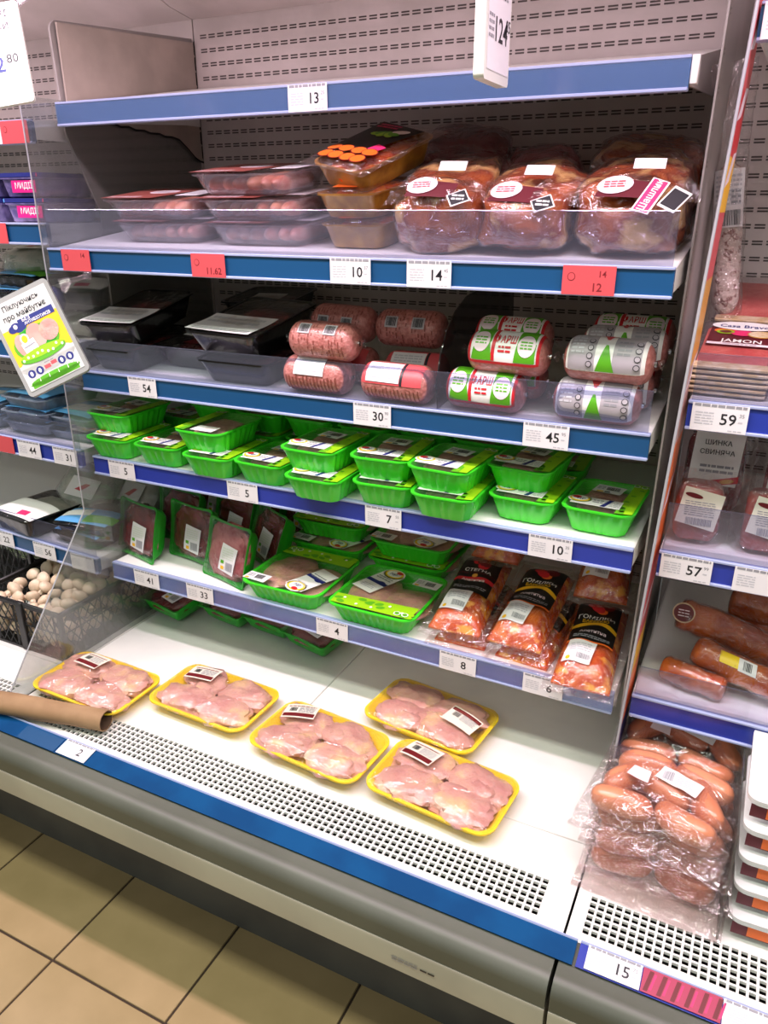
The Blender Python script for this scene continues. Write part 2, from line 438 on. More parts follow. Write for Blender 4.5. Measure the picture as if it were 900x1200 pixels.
# blue cover strip lying over the bumper front of the middle case, and rail of the right one
def sloped(x0, x1, m, t=.002, y0=-.362, z0=.4265, y1=-.398, z1=.4185):
    b = B(); n = Vector((0, -(z0-z1), -(y1-y0))).normalized()*t
    q = [Vector((0, y0, z0)), Vector((0, y1, z1)), Vector((0, y1, z1))+Vector((0, n.y, n.z)), Vector((0, y0, z0))+Vector((0, n.y, n.z))]
    b.prism([(p.y, p.z) for p in q], 'x', x0, x1, m); return b
st = thing('cover_strip', 'long blue plastic strip along the front of the middle case', 'strip', (0, 0, 0))
sloped(-.14, 1.272, 'strip_blue').build('strip', st)
B().tube([(-.14, -.3605, .4285), (1.272, -.3605, .4285)], .0022, 'rail_edge', 6).build('edge', st)
st2 = thing('price_strip', 'price strip along the front of the right case', 'strip', (0, 0, 0))
sloped(1.277, 2.5, 'rail_indigo').build('strip', st2)
B().tube([(1.277, -.3605, .4285), (2.5, -.3605, .4285)], .0022, 'rail_edge', 6).build('edge', st2)
st3 = thing('blue_insert', 'darker blue paper insert at the left end of the front strip', 'insert', (0, 0, 0))
sloped(.10, .208, 'rail_blue', .0006, -.366, .4283, -.398, .4212).build('card', st3)

# ------------------------------------------------------------------ price tags
def price(loc, main, small, label, rotx=0, rot=(0, 0, 0), wd=.078, ht=.0415, style='white', group=None, old=None):
    base, ink, lt = ('paper', 'ink', 'ink_grey') if style == 'white' else ('tag_red', 'tag_red_ink', 'tag_red_ink')
    t = thing('price_tag', label, 'price tag', loc, rot, group or 'shelf price tags')
    B().box(-wd/2, wd/2, -.0004, .0004, -ht/2, ht/2, base).build('card', t)
    d = Dec(plane_front(0, -.0004, 0), eps=.00025)
    if style == 'white':
        d.lines(-wd*.46, ht*.36, wd*.46, ht*.47, 1, 'ink_grey', 1, len(label), .9)
        d.lines(-wd*.43, -ht*.28, -wd*.10, ht*.22, 5, 'ink_light', 1, len(label)+3, .45)
        d.lines(wd*.18, -ht*.46, wd*.42, -ht*.40, 1, 'ink_light', 1, 4, .8)
        if main: d.text(main, wd*.16, -.002, .017, ink, 1)
        if small:
            d.text(small, wd*.39, .006, .0055, lt, 1)
            d.lines(wd*.34, -.006, wd*.44, -.002, 1, 'ink_light', 1, 3, .6)
    else:
        d.disc(-wd*.33, .005, .006, .006, 'tag_red_ink', 1); d.disc(-wd*.33, .005, .005, .005, 'tag_red', 2)
        if old: d.text(old, wd*.25, .009, .009, 'tag_red_ink', 1)
        if main: d.text(main, wd*.16, -.010, .012, 'tag_red_ink', 1)
    d.build('print', t)
    return t

# ------------------------------------------------------------------ shelves
def make_shelf(x0, x1, yf, zl, zr, label, blue, lip=0, rise=0, depth=None, brackets=True, endcap=False, cover=False):
    W = x1-x0; th = -math.atan2(zr-zl, W)
    t = thing('display_shelf', label, 'shelf', (x0, yf, zl), (0, th, 0), 'case shelves with price rails')
    D = depth or (YB-.012-yf)
    b = B(); y0, y1 = .010, D
    b.prism([(y0, -.012), (y0, 0), (y1, rise), (y1, rise-.010)], 'x', .002, W-.002, 'shelf_white'); b.build('plate', t)
    b = B(); b.box(0, W, .0015, .012, -.0385, -.0015, blue); b.build('price_rail', t)
    b = B(); b.bbox(0, W, -.0015, .011, -.0022, .0022, 'rail_edge', .0009, 1); b.build('top_edge', t)
    b = B(); b.bbox(0, W, -.003, .010, -.0425, -.0375, 'rail_edge', .0012, 1); b.build('bottom_edge', t)
    if brackets:
        for xx in (.0, W-.003):
            b = B(); b.prism([(.012, -.034), (.012, 0), (D, rise), (D, rise-.085), (D-.05, rise-.085)], 'x', xx, xx+.003, 'metal_white'); b.build('bracket', t)
    if cover: B().box(0, W, -.0012, -.0004, -.0375, -.0022, 'rail_cover').build('rail_cover', t)
    if endcap:
        B().bbox(W+.0005, W+.011, .001, .016, -.034, .002, 'metal_white', .001, 1).build('end_cap', t)
    if lip:
        b = B(); b.box(.004, W-.004, .004, .0062, .0025, lip, 'acrylic_lip'); b.build('front_lip', t)
        b = B(); b.tube([(.004, .0051, lip), (W-.004, .0051, lip)], .0007, 'acrylic_lip', 6); b.build('lip_edge', t)
    return t, (lambda x: zl+(zr-zl)*(x-x0)/W)
RISE2, RISE3 = .070, .050
S = {}
_, S[1] = make_shelf(.006, 1.222, .034, 1.652, 1.649, 'top shelf of the middle case with one price tag 13', 'rail_blue', 0, .078, endcap=True, cover=True)
_, S[2] = make_shelf(.005, 1.246, -.041, 1.376, 1.3755, 'second shelf of the middle case carrying marinated meat bags', 'rail_blue', .076, RISE2)
_, S[3] = make_shelf(.005, 1.238, 0, 1.114, 1.120, 'third shelf of the middle case carrying black trays and minced meat rolls', 'rail_blue', .07, RISE3)
_, S[4] = make_shelf(.006, 1.236, -.004, .9135, .920, 'fourth shelf of the middle case carrying small green trays', 'rail_indigo', 0)
_, S[5] = make_shelf(.0075, 1.235, .007, .634, .624, 'lowest shelf of the middle case carrying big green trays', 'rail_indigo', 0, cover=True)
YF = {1: .034, 2: -.041, 3: 0, 4: -.004, 5: .007}
def ptag(s, x, main, small, extra='', **k):
    sty = k.get('style', 'white')
    names = {1: 'top', 2: 'second', 3: 'third', 4: 'fourth', 5: 'lowest'}
    lab = ('white' if sty == 'white' else 'red')+' price tag '+extra+' on the '+names[s]+' shelf rail'
    th = {3: -.0049, 4: -.0053, 5: .0081}.get(s, 0)
    return price((x, YF[s]-.0035, S[s](x)-.0202), main, small, lab, rot=(0, th, 0), **k)
ptag(1, .606, '13', '25', 'reading 13 above the orange slice packs')
ptag(2, .087, '', '', 'nearest the poster clip', style='red', old='14')
ptag(2, .424, '11.62', '', 'below the sausage box stacks', style='red')
ptag(2, .725, '10', '37', 'reading 10 below orange slice packs')
ptag(2, .870, '14', '45', 'reading 14 below a meat bag')
ptag(2, 1.127, '12', '', 'at the right end', style='red', old='14')
ptag(3, .186, '54', '', 'reading 54 below black trays')
ptag(3, .744, '30', '90', 'reading 30 below pink rolls')
ptag(3, 1.072, '45', '95', 'reading 45 below grey rolls')
ptag(4, .097, '5', '', 'reading 5, leftmost,')
ptag(4, .436, '5', '', 'reading 5, second from left,')
ptag(4, .769, '7', '55', 'reading 7, third from left,')
ptag(4, 1.097, '10', '35', 'reading 10, rightmost,')
ptag(5, .119, '41', '', 'reading 41, leftmost,')
ptag(5, .282, '33', '', 'reading 33, second from left,')
ptag(5, .640, '4', '', 'reading 4 below big green trays')
ptag(5, .930, '8', '', 'reading 8 below black labelled packs')
ptag(5, 1.104, '6', '', 'reading 6, rightmost,')
SLX = math.atan2(.008, .036)
def strip_tag(x, main, small, label, **k):
    yy = -.3800; zz = .4225+.0040
    return price((x, yy, zz), main, small, label, rot=(-(PI/2-SLX), 0, 0), ht=.036, **k)
strip_tag(.253, '2', '', 'white price tag reading 2 on the long blue front strip')
strip_tag(1.328, '15', '75', 'white price tag reading 15 on the right front strip')
strip_tag(1.515, '', '', 'white price tag cut by the right picture edge on the front strip')
t_ = thing('promo_insert', 'red and blue promotional paper in the right front strip beside tag 15', 'insert', (1.4215, -.3800, .4265), (-(PI/2-SLX), 0, 0))
B().box(-.053, .053, -.0004, .0004, -.0175, .0175, 'promo').build('card', t_)
d = Dec(plane_front(0, -.0004, 0), eps=.0002)
for k in range(6):
    x = -.05+k*.0185; d.quad([(x, -.015), (x+.006, -.015), (x+.012, .015), (x+.006, .015)], 'dark_red', 1)
    d.quad([(x+.008, -.012), (x+.011, -.012), (x+.016, .012), (x+.013, .012)], 'pink', 1)
d.build('print', t_)
# shelves of the right case
ZR = {0: 1.693, 1: 1.185, 2: .934, 3: .651}
make_shelf(1.303, 2.48, -.02, 1.693, 1.693, 'top shelf rail of the right case', 'rail_blue', 0, .08)
make_shelf(1.288, 2.48, -.02, 1.185, 1.185, 'second shelf of the right case carrying sliced ham packs', 'rail_indigo', .072)
make_shelf(1.278, 2.48, -.02, .934, .934, 'third shelf of the right case carrying vacuum packed ham', 'rail_indigo', .085)
make_shelf(1.268, 2.48, -.02, .651, .651, 'lowest shelf of the right case carrying smoked sausages', 'rail_indigo', .06)
price((1.334, -.0235, 1.165), '59', '35', 'white price tag reading 59 below the sliced ham packs')
price((1.322, -.0235, .914), '57', '99', 'white price tag reading 57 below the vacuum packed ham')
price((1.432, -.0235, .914), '', '', 'white price tag right of tag 57, cut by the picture edge')
price((1.345, -.0235, 1.673), '7', '', 'white price tag on the top right shelf rail', wd=.075)
# shelves of the left case
ZL = {1: 1.618, 2: 1.424, 3: 1.172, 4: .932, 5: .658}
make_shelf(-1.23, -.014, -.02, 1.618, 1.618, 'top shelf of the left case', 'rail_blue', 0, .05)
make_shelf(-1.23, -.014, -.02, 1.424, 1.424, 'left case shelf carrying purple mussel packs', 'rail_blue')
make_shelf(-1.23, -.014, -.02, 1.172, 1.172, 'left case shelf partly hidden by the tilted poster', 'rail_blue')
make_shelf(-1.23, -.014, -.02, .945, .928, 'left case shelf with tags 44 and 31', 'rail_indigo', .06)
make_shelf(-1.23, -.014, -.02, .700, .648, 'lowest left case shelf with tag 56', 'rail_blue', .06)
LSZ = lambda x: .700+(.648-.700)*(x+1.23)/1.216
price((-.276, -.0235, .9115), '', '', 'red price tag left of tag 44 on the left case', style='red')
price((-.183, -.0235, .910), '44', '', 'white price tag reading 44 below the blue fish trays')
price((-.062, -.0235, .9085), '31', '', 'white price tag reading 31 touching the clear divider on the left case')
price((-.346, -.0235, LSZ(-.346)-.02), '22', '', 'white price tag reading 22 cut by the left picture edge')
price((-.194, -.0235, LSZ(-.194)-.02), '56', '', 'white price tag reading 56 above the mushroom crate')
price((-.062, -.0235, LSZ(-.062)-.02), '', '', 'white price tag seen through the clear divider right of tag 56')
price((-.168, -.0235, 1.404), '', '', 'red price tag below the mussel packs at the left edge', style='red')
price((-.056, -.0235, 1.598), '', '', 'red price tag seen through the clear divider near the hanging 80 sign', style='red')
price((-.135, -.0235, 1.598), '', '', 'white price tag at the left edge below the hanging 80 sign')

# ------------------------------------------------------------------ dividers and side panels
def div_poly(): return [(-.045, 1.66), (-.045, .79), (-.335, .436), (-.335, ZD+.001), (.49, ZD+.001), (.49, 1.66)]
dv = thing('clear_divider', 'clear acrylic divider between left and middle case with angled front edge', 'divider', (0, 0, 0))
B().prism(div_poly(), 'x', -.0045, -.0015, 'acrylic').build('sheet', dv)
B().tube([(-.003, -.045, 1.66), (-.003, -.045, .79), (-.003, -.335, .436)], .0017, 'acrylic_edge', 6).build('polished_edge', dv)
pn = thing('side_panel', 'grey upper side panel left of the top shelf with broken beige foam', 'panel', (0, 0, 0))
pp = [(.13, 1.06), (.13, 1.45), (.062, 1.60), (.058, 1.78)]
for k in range(0, 6):
    a = R(180-18*k); pp.append((.078+.02*math.cos(a), 1.785+.02*math.sin(a)))
pp += [(.498, 1.84), (.498, 1.06)]
B().prism(pp, 'x', -.010, -.005, 'panel_grey').build('panel', pn)
rag = [(.07, 1.80), (.498, 1.83), (.498, 1.565), (.485, 1.567), (.467, 1.574), (.44, 1.594), (.41, 1.612), (.385, 1.616), (.36, 1.6155), (.34, 1.620), (.31, 1.619), (.29, 1.623), (.262, 1.622), (.24, 1.627), (.215, 1.625), (.19, 1.631), (.16, 1.629), (.12, 1.634), (.07, 1.635)]
B().prism([(y, z) for y, z in rag], 'x', -.0012, .003, 'foam_beige').build('foam_liner', pn)
eb = B()
low = rag[2:]
for (y0, z0), (y1, z1) in zip(low[:-1], low[1:]):
    eb.add([(.0032, y0, z0+.001), (.0032, y1, z1+.001), (.0032, y1, z1-.0035), (.0032, y0, z0-.0035)], [(0, 1, 2, 3)], 'gap_black')
for k in range(8):
    z = 1.57+k*.033; wv = .004+.004*abs(noise.noise(Vector((k*1.7, 0, 0))))
    eb.add([(.0034, .497, z), (.0034, .497, z+.034), (.0034, .497-wv, z+.03), (.0034, .497-wv, z+.004)], [(0, 1, 2, 3)], 'gap_black')
eb.build('torn_edge', pn)
# right: grey partition and leaning printed divider
pr = thing('side_panel', 'grey side panel at the right end of the middle case shelves', 'panel', (1.2505, 0, 0), (0, R(.6), 0))
zo = 1.25*0
B().prism([(.058, .47), (.058, 1.83), (.075, 1.85), (.498, 1.85), (.498, .47)], 'x', -.012, -.009, 'panel_grey').build('panel', pr)
sb = B()
for k in range(26):
    z = .55+k*.048
    for dz in (0, .006): sb.add([(-.0088, .075, z+dz), (-.0088, .082, z+dz), (-.0088, .082, z+dz+.003), (-.0088, .075, z+dz+.003)], [(0, 1, 2, 3)], 'slot_dark')
tag(sb.build('hook_slots', pr), None, None, None, 'stuff')
LEAN = math.atan2(.0455, 1.2)
rd = thing('printed_divider', 'leaning divider with a red and yellow printed side beside the hanging salami', 'divider', (1.2545, 0, .5), (0, LEAN, 0))
B().prism([(-.048, .02), (-.046, 1.32), (.075, 1.32), (.075, .02)], 'x', -.0012, .0012, 'frame_white').build('card', rd)
B().tube([(0, -.048, .02), (0, -.046, 1.32)], .0022, 'acrylic_edge', 6).build('front_edge', rd)
d = Dec(lambda u, v: (.0012, u, v), eps=.0003, step=.05)
for z0, z1, m in ((.02, .10, 'navy'), (.10, .20, 'orange'), (.20, .26, 'yellow'), (.26, .42, 'tag_red'), (.42, .62, 'orange'), (.62, .74, 'pink_soft'), (.74, .86, 'gold'), (.86, .95, 'tag_red'), (.95, 1.02, 'yellow'), (1.02, 1.10, 'red'), (1.10, 1.20, 'tag_red'), (1.20, 1.32, 'red')):
    d.rect(-.044, z0, .0745, z1, m, 1)
for z0 in (.3, .5, .7, .98, 1.06, 1.14, 1.22):
    d.quad([(-.04, z0), (.02, z0+.01), (.07, z0+.05), (.02, z0+.045)], 'pinkwhite', 2)
d.build('print', rd)
rc = thing('clear_divider', 'low clear acrylic divider on the deck between chicken and sausage bags', 'divider', (0, 0, 0))
B().prism([(-.20, ZD+.001), (-.045, .56), (.45, .60), (.45, ZD+.001)], 'x', 1.2485, 1.2505, 'acrylic').build('sheet', rc)
rc = thing('clear_divider', 'upright clear divider between sausage bags and white boxes', 'divider', (0, 0, 0))
B().prism([(-.262, ZD+.001), (-.23, .60), (.4, .60), (.4, ZD+.001)], 'x', 1.4585, 1.4615, 'acrylic').build('sheet', rc)

# ================================================================== PRODUCTS
def tray_mesh(wd, dp, h, r, m, flute=.0016, taper=.80, rim=.006, step=.006, th=.0015, pitch=.014, rimh=.003):
    b = B(); rr = []
    def ring(k, z, f=0, e=0): return rr_fine(wd*k-2*rim+2*e, dp*k-2*rim+2*e, max(.006, r*k), z, step, f, pitch)
    w0, d0 = wd-2*rim, dp-2*rim
    def R_(k, z, f=0, e=0):
        # same point count for all rings: scale one master ring
        out = []
        for p in master: out.append(Vector((p.x*k+math.copysign(e, p.x)*min(1, abs(p.x)/(w0*.5)*1.0)*0+p.x/(w0/2)*e, p.y*k+p.y/(d0/2)*e, z)))
        return out
    master = rr_fine(w0, d0, r, 0, step, 0)
    fl = rr_fine(w0, d0, r, 0, step, flute, pitch)
    def FL(k, z): return [Vector((p.x*k, p.y*k, z)) for p in fl]
    kx = taper
    rings = [R_(kx*.55, .0008), R_(kx*.93, 0), FL(kx, .003), FL(kx+(1-kx)*.45, h*.45), FL(.985, h*.86), R_(1.0, h-rimh-.001), R_(1, h-rimh, 0, rim), R_(1, h, 0, rim), R_(1, h, 0, .0005), R_(.97, h-.004), R_(kx*.97, .0045), R_(kx*.5, .004)]
    b.loft(rings, m); return b
def dome(wd, dp, z0, hh, m, nu=22, nv=16, seed=0, wr=.0015, r=.02, skirt=.004):
    """film stretched over a tray: slightly domed, wrinkled"""
    b = B(); off = Vector((seed*2.3, seed*.7, 0))
    def f(a, c):
        x = (a*2-1); y = (c*2-1)
        # pull square corners in to a rounded outline
        e = 1-.055*(abs(x)**6)*(abs(y)**6)*2
        px, py = x*wd/2*e, y*dp/2*e
        z = z0+hh*(1-abs(x)**4)*(1-abs(y)**4)
        z += wr*noise.noise(Vector((px*60, py*25, 0))+off)*(1-max(abs(x), abs(y))**4)
        if max(abs(x), abs(y)) > .985: z -= skirt
        return (px, py, z)
    return b.grid(f, nu, nv, m)

# ---------------- yellow foam trays of chicken on the deck
ytm = tray_mesh(.262, .166, .030, .03, 'yellow_tray', flute=0, taper=.84, rim=.007, rimh=.004).mesh('tray')
def thigh(seed):
    b = B(); rnd = random.Random(seed)
    b.blob((0, 0, 0), (.065, .043, .0180), 'chicken', seed, .28, 1.7, 26, 16, power=.92)
    b.blob((rnd.uniform(-.03, -.02), rnd.uniform(-.018, .018), .004), (.034, .027, .0150), 'chicken', seed+20, .25, 2.0, 18, 12)
    return b.mesh('chicken_piece')
thighs = [thigh(k) for k in range(6)]
def yellow_tray(x, y, rz, label, lab_uv, lab_rot, seed, red=True):
    t = thing('chicken_tray', label, 'chicken tray', (x, y, ZD), (0, 0, R(rz)), 'yellow trays of chicken on the deck')
    link('tray', ytm, t)
    rnd = random.Random(seed)
    for i, (px, py) in enumerate(((-.055, .033), (.055, .031), (-.053, -.034), (.056, -.034))):
        link('chicken_piece', thighs[(seed+i) % 6], t, (px+rnd.uniform(-.006, .006), py+rnd.uniform(-.003, .003), .0265), (0, 0, rnd.uniform(-.35, .35)+(PI if rnd.random() < .5 else 0)))
    fm = dome(.264, .168, .0315, .0185, 'film', 30, 22, seed, .004).build('film', t)
    def f(u, v):
        X = u/.131; Y = v/.083; return (u, v, .0340+.0185*(1-min(1, abs(X))**4)*(1-min(1, abs(Y))**4)+.0016)
    d = Dec(lambda u, v: f(*(Matrix.Rotation(R(lab_rot), 2) @ Vector((u, v))+Vector(lab_uv))), eps=.0005)
    d.rect(-.036, -.026, .036, .026, 'paper_cream', 1); d.rect(-.034, -.022, .034, -.010, 'dark_red', 2) if red else d.rect(-.034, .012, .034, .022, 'dark_red', 2)
    d.barcode(-.024, -.004, -.008, .010, 'ink', 2, seed); d.lines(-.004, -.008, .03, .012, 5, 'ink_grey', 2, seed)
    d.lines(-.03, .013, .03, .019, 1, 'brown_print', 2, seed)
    d.build('label', t)
    return t
yellow_tray(.136, -.204, -1.3, 'yellow tray of chicken thighs, leftmost, beside the brown paper roll', (-.045, .034), -4, 1)
yellow_tray(.412, -.130, -1.7, 'yellow tray of chicken thighs second from left on the deck', (-.055, .032), 6, 2)
yellow_tray(.697, -.155, -5, 'yellow tray of chicken thighs in the middle of the front row', (-.070, .032), 18, 3)
yellow_tray(.868, .024, -7, 'yellow tray of chicken thighs lying behind the others, label at right', (.078, -.008), -8, 4, False)
yellow_tray(.970, -.163, -5, 'yellow tray of chicken thighs nearest the sausage bags', (-.062, .034), -12, 5)

# ---------------- small green trays on the fourth shelf
gtm = tray_mesh(.128, .175, .050, .024, 'green_tray', flute=.0034, taper=.80, rim=.006, pitch=.0195, step=.0045).mesh('tray')
def small_green(label, loc, rz, variant=0):
    t = thing('green_tray', label, 'meat tray', loc, (0, 0, R(rz)), 'small green trays on the fourth shelf')
    link('tray', gtm, t)
    b = B(); b.blob((0, 0, .031), (.044, .062, .0165), 'mince_tray', 3+variant, .2, 2.2, 24, 14, power=.7); b.build('meat', t)
    dome(.127, .174, .0506, .0012, 'film', 14, 18, variant, .0012, skirt=.003).build('film', t)
    d = Dec(plane_z(.0522), eps=.0004)
    s = 1 if variant == 0 else -1
    # printed leaf band of the film along one long side
    d.quad([(s*.031, -.084), (s*.060, -.078), (s*.061, .078), (s*.036, .084)], 'lime', 1)
    d.quad([(s*.031, -.084), (s*.046, -.083), (s*.044, -.05), (s*.032, -.04)], 'leaf', 2)
    rnd = random.Random(variant+4)
    for k in range(9):
        d.disc(s*rnd.uniform(.036, .057), -.07+k*.017, .005, .004, 'leaf' if k % 2 else 'lime', 2, 10)
    d.disc(s*.040, .070, .006, .006, 'white_print', 3, 12); d.disc(s*.054, .068, .006, .006, 'white_print', 3, 12)
    d.disc(s*.040, .070, .004, .004, 'leaf', 4, 12); d.disc(s*.054, .068, .004, .004, 'leaf', 4, 12)
    d.build('film_print', t)
    d = Dec(lambda u, v: (u*s-.004*s, (v-.048)*s if variant == 0 else (v-.05), .0522+.0006), eps=.0005)
    if variant == 0:
        d.rect(-.046, -.019, .040, .019, 'white_print', 2)
        d.disc(-.034, .006, .021, .017, 'white_print', 2); d.disc(-.034, .006, .018, .0145, 'yellow_bright', 3); d.disc(-.034, .007, .0145, .0115, 'white_print', 4)
        d.disc(-.040, .010, .008, .006, 'red', 5); d.text('НР', -.031, .003, .008, 'navy', 5)
        d.lines(-.010, -.006, .008, .012, 2, 'ink_grey', 3, 2)
        d.quad([(.006, -.018), (.014, -.018), (.024, .018), (.016, .018)], 'navy', 3); d.lines(.02, -.014, .038, .012, 4, 'ink_light', 3, 7)
    else:
        d.rect(-.030, -.024, .026, .012, 'white_print', 2); d.barcode(-.026, -.02, -.006, .008, 'ink', 3, 3)
        d.lines(-.002, -.02, .022, .008, 5, 'ink_grey', 3, 5)
    d.build('label', t)
    if variant == 0:
        d = Dec(lambda u, v: (u-.002, v+.030, .0526), eps=.0005)
        d.rect(-.026, -.020, .026, .020, 'paper', 1, rot=-.12); d.barcode(-.005, -.006, .018, .012, 'ink', 2, 9)
        d.lines(-.022, -.004, -.008, .014, 3, 'ink_grey', 2, 4); d.quad([(-.02, -.018), (-.008, -.018), (-.008, -.012), (-.02, -.012)], 'yellow', 2); d.quad([(-.006, -.018), (.004, -.018), (.004, -.012), (-.006, -.012)], 'ink', 2)
        d.build('weight_label', t)
    return t
g0 = small_green('small green meat tray, leftmost on the fourth shelf, lower of its stack', (.058, .070, S[4](.06)+.0004), 1)
g1 = small_green('small green meat tray with turned film print, upper of the second stack', (.327, .071, S[4](.33)+.0494), 0, 1)
def sg(label, x, y, up, rz, src=None): return dup(src or g0, label, (x, y, S[4](x)+.0004+.0488*up), (0, 0, R(rz)))
sg('small green meat tray, leftmost on the fourth shelf, upper of its stack', .036, .102, 1, 0)
sg('single small green meat tray between the two leftmost stacks', .200, .072, 0, 2)
sg('small green meat tray under the tray with turned film print', .350, .058, 0, 2)
sg('single small green meat tray right of the tray with turned print', .481, .068, 0, -2)
sg('small green meat tray, upper of the stack above the tag 5', .608, .056, 1, -1)
sg('small green meat tray, lower of the stack above the second tag 5', .628, .033, 0, 1)
sg('small green meat tray, upper of the stack above tag 7', .754, .070, 1, 4)
sg('small green meat tray, lower of the stack above tag 7', .762, .064, 0, 4)
sg('small green meat tray, upper of the stack right of tag 7', .886, .058, 1, -3)
sg('small green meat tray, lower of the stack right of tag 7', .893, .052, 0, 1)
sg('small green meat tray, upper of the rightmost stack above tag 10', 1.018, .126, 1, -4)
sg('small green meat tray, lower of the rightmost stack above tag 10', 1.031, .103, 0, -2)
sg('single small green meat tray at the right end of the fourth shelf', 1.166, .104, 0, -2)
for i, (x, y, up) in enumerate(((.07, .300, 0), (.20, .262, 0), (.205, .27, 1), (.345, .25, 0), (.35, .255, 1), (.483, .26, 0), (.486, .258, 1), (.622, .245, 0), (.628, .25, 1), (.765, .262, 0), (.765, .265, 1), (.898, .25, 0), (.9, .255, 1), (1.034, .30, 0))):
    sg('small green meat tray in the rear row, '+('upper' if up else 'lower')+', '+('first second second third third fourth fourth fifth fifth sixth sixth seventh seventh eighth'.split()[i])+' from the left', x, y, up, random.uniform(-2, 2))

# ---------------- big green trays on the lowest shelf
btm = tray_mesh(.205, .218, .047, .026, 'green_tray', flute=.0034, taper=.84, rim=.007, pitch=.0180, step=.0045).mesh('tray')
def big_green(label, loc, rz, variant):
    t = thing('green_tray', label, 'chicken tray', loc, (0, 0, R(rz)), 'big green trays on the lowest shelf')
    link('tray', btm, t)
    for k, (px, py, sc) in enumerate(((-.040, .012, 1.18), (.045, -.014, 1.08))):
        B().blob((px, py, .0275), (.052*sc, .066*sc, .0185), 'chicken', 11+k+variant*3, .18, 1.5, 24, 14).build('chicken_piece', t)
    dome(.203, .216, .0476, .0012, 'film', 16, 16, variant, .0014, skirt=.003).build('film', t)
    s = 1 if variant == 0 else -1
    d = Dec(lambda u, v: (u, v*s, .0492), eps=.0004*s)
    d.quad([(-.095, .060), (.095, .050), (.092, .100), (-.092, .100)], 'lime', 1)
    rnd = random.Random(2)
    for k in range(14):
        d.disc(rnd.uniform(-.088, .088), rnd.uniform(.062, .096), .010, .006, ('leaf', 'leaf', 'lime')[k % 3], 2, 10, rnd.uniform(-.5, .5))
    for k in range(5): d.disc(-.07+k*.035, rnd.uniform(.065, .09), .0035, .0035, 'white_print', 3, 8)
    for k in (0, 1):
        d.disc(-.078*s+k*.018*s, .088, .0075, .0075, 'white_print', 3, 14); d.disc(-.078*s+k*.018*s, .088, .0055, .0055, 'leaf', 4, 14)
    d.build('film_print', t)
    ca = R(-24) if variant == 0 else R(-22)
    ox, oy = (.052, -.038) if variant == 0 else (-.038, .028)
    d = Dec(lambda u, v: (ox+u*math.cos(ca)-v*math.sin(ca), oy+u*math.sin(ca)+v*math.cos(ca), .0498), eps=.0005)
    k = -1 if variant == 0 else 1
    d.rect(-.030, -.055, .030, .050, 'white_print', 1); d.disc(0, k*.046, .028, .022, 'white_print', 1)
    d.disc(0, k*.046, .024, .0185, 'yellow_bright', 2); d.disc(0, k*.046, .019, .0145, 'white_print', 3); d.disc(.008, k*.056, .009, .006, 'red', 4); d.text('НР', 0, k*.043, .010, 'navy', 4)
    d.rect(-.030, k*-.008-.006, .030, k*-.008+.006, 'navy', 2); d.disc(.012, k*-.006, .012, .008, 'navy', 2)
    d.lines(-.022, .008, .022, .024, 2, 'ink_grey', 2, 3); d.lines(-.02, -.042, .02, -.024, 3, 'ink_light', 2, 5)
    d.build('label', t)
    lx, ly = (-.070, -.080) if variant == 0 else (.066, .058)
    d = Dec(lambda u, v: (lx+u, ly+v, .0499), eps=.0005)
    d.rect(-.030, -.017, .030, .017, 'paper', 1, rot=-.08); d.barcode(-.004, -.008, .018, .010, 'ink', 2, 6); d.lines(-.026, -.004, -.01, .012, 3, 'ink_grey', 2, 2)
    d.quad([(-.026, -.014), (-.016, -.014), (-.016, -.008), (-.026, -.008)], 'yellow', 2)
    d.build('weight_label', t)
    return t
b0 = big_green('big green chicken tray left of tag 4, label tilted at its right', (.504, .107, S[5](.5)), 0, 0)
b1 = big_green('big green chicken tray above tag 4, leaf print at its front', (.728, .106, S[5](.73)), 0, 1)
for lab, x, y, up, src in (('big green chicken tray in the rear row, left, lower of its stack', .478, .345, 0, b0), ('big green chicken tray in the rear row, left, upper of its stack', .470, .372, 1, b1),
                           ('big green chicken tray in the rear row, right, lower of its stack', .700, .345, 0, b1), ('big green chicken tray in the rear row, right, upper of its stack', .705, .345, 1, b0)):
    dup(src, lab, (x, y, S[5](x)+.0492*up), (0, 0, R(1.5*up)))

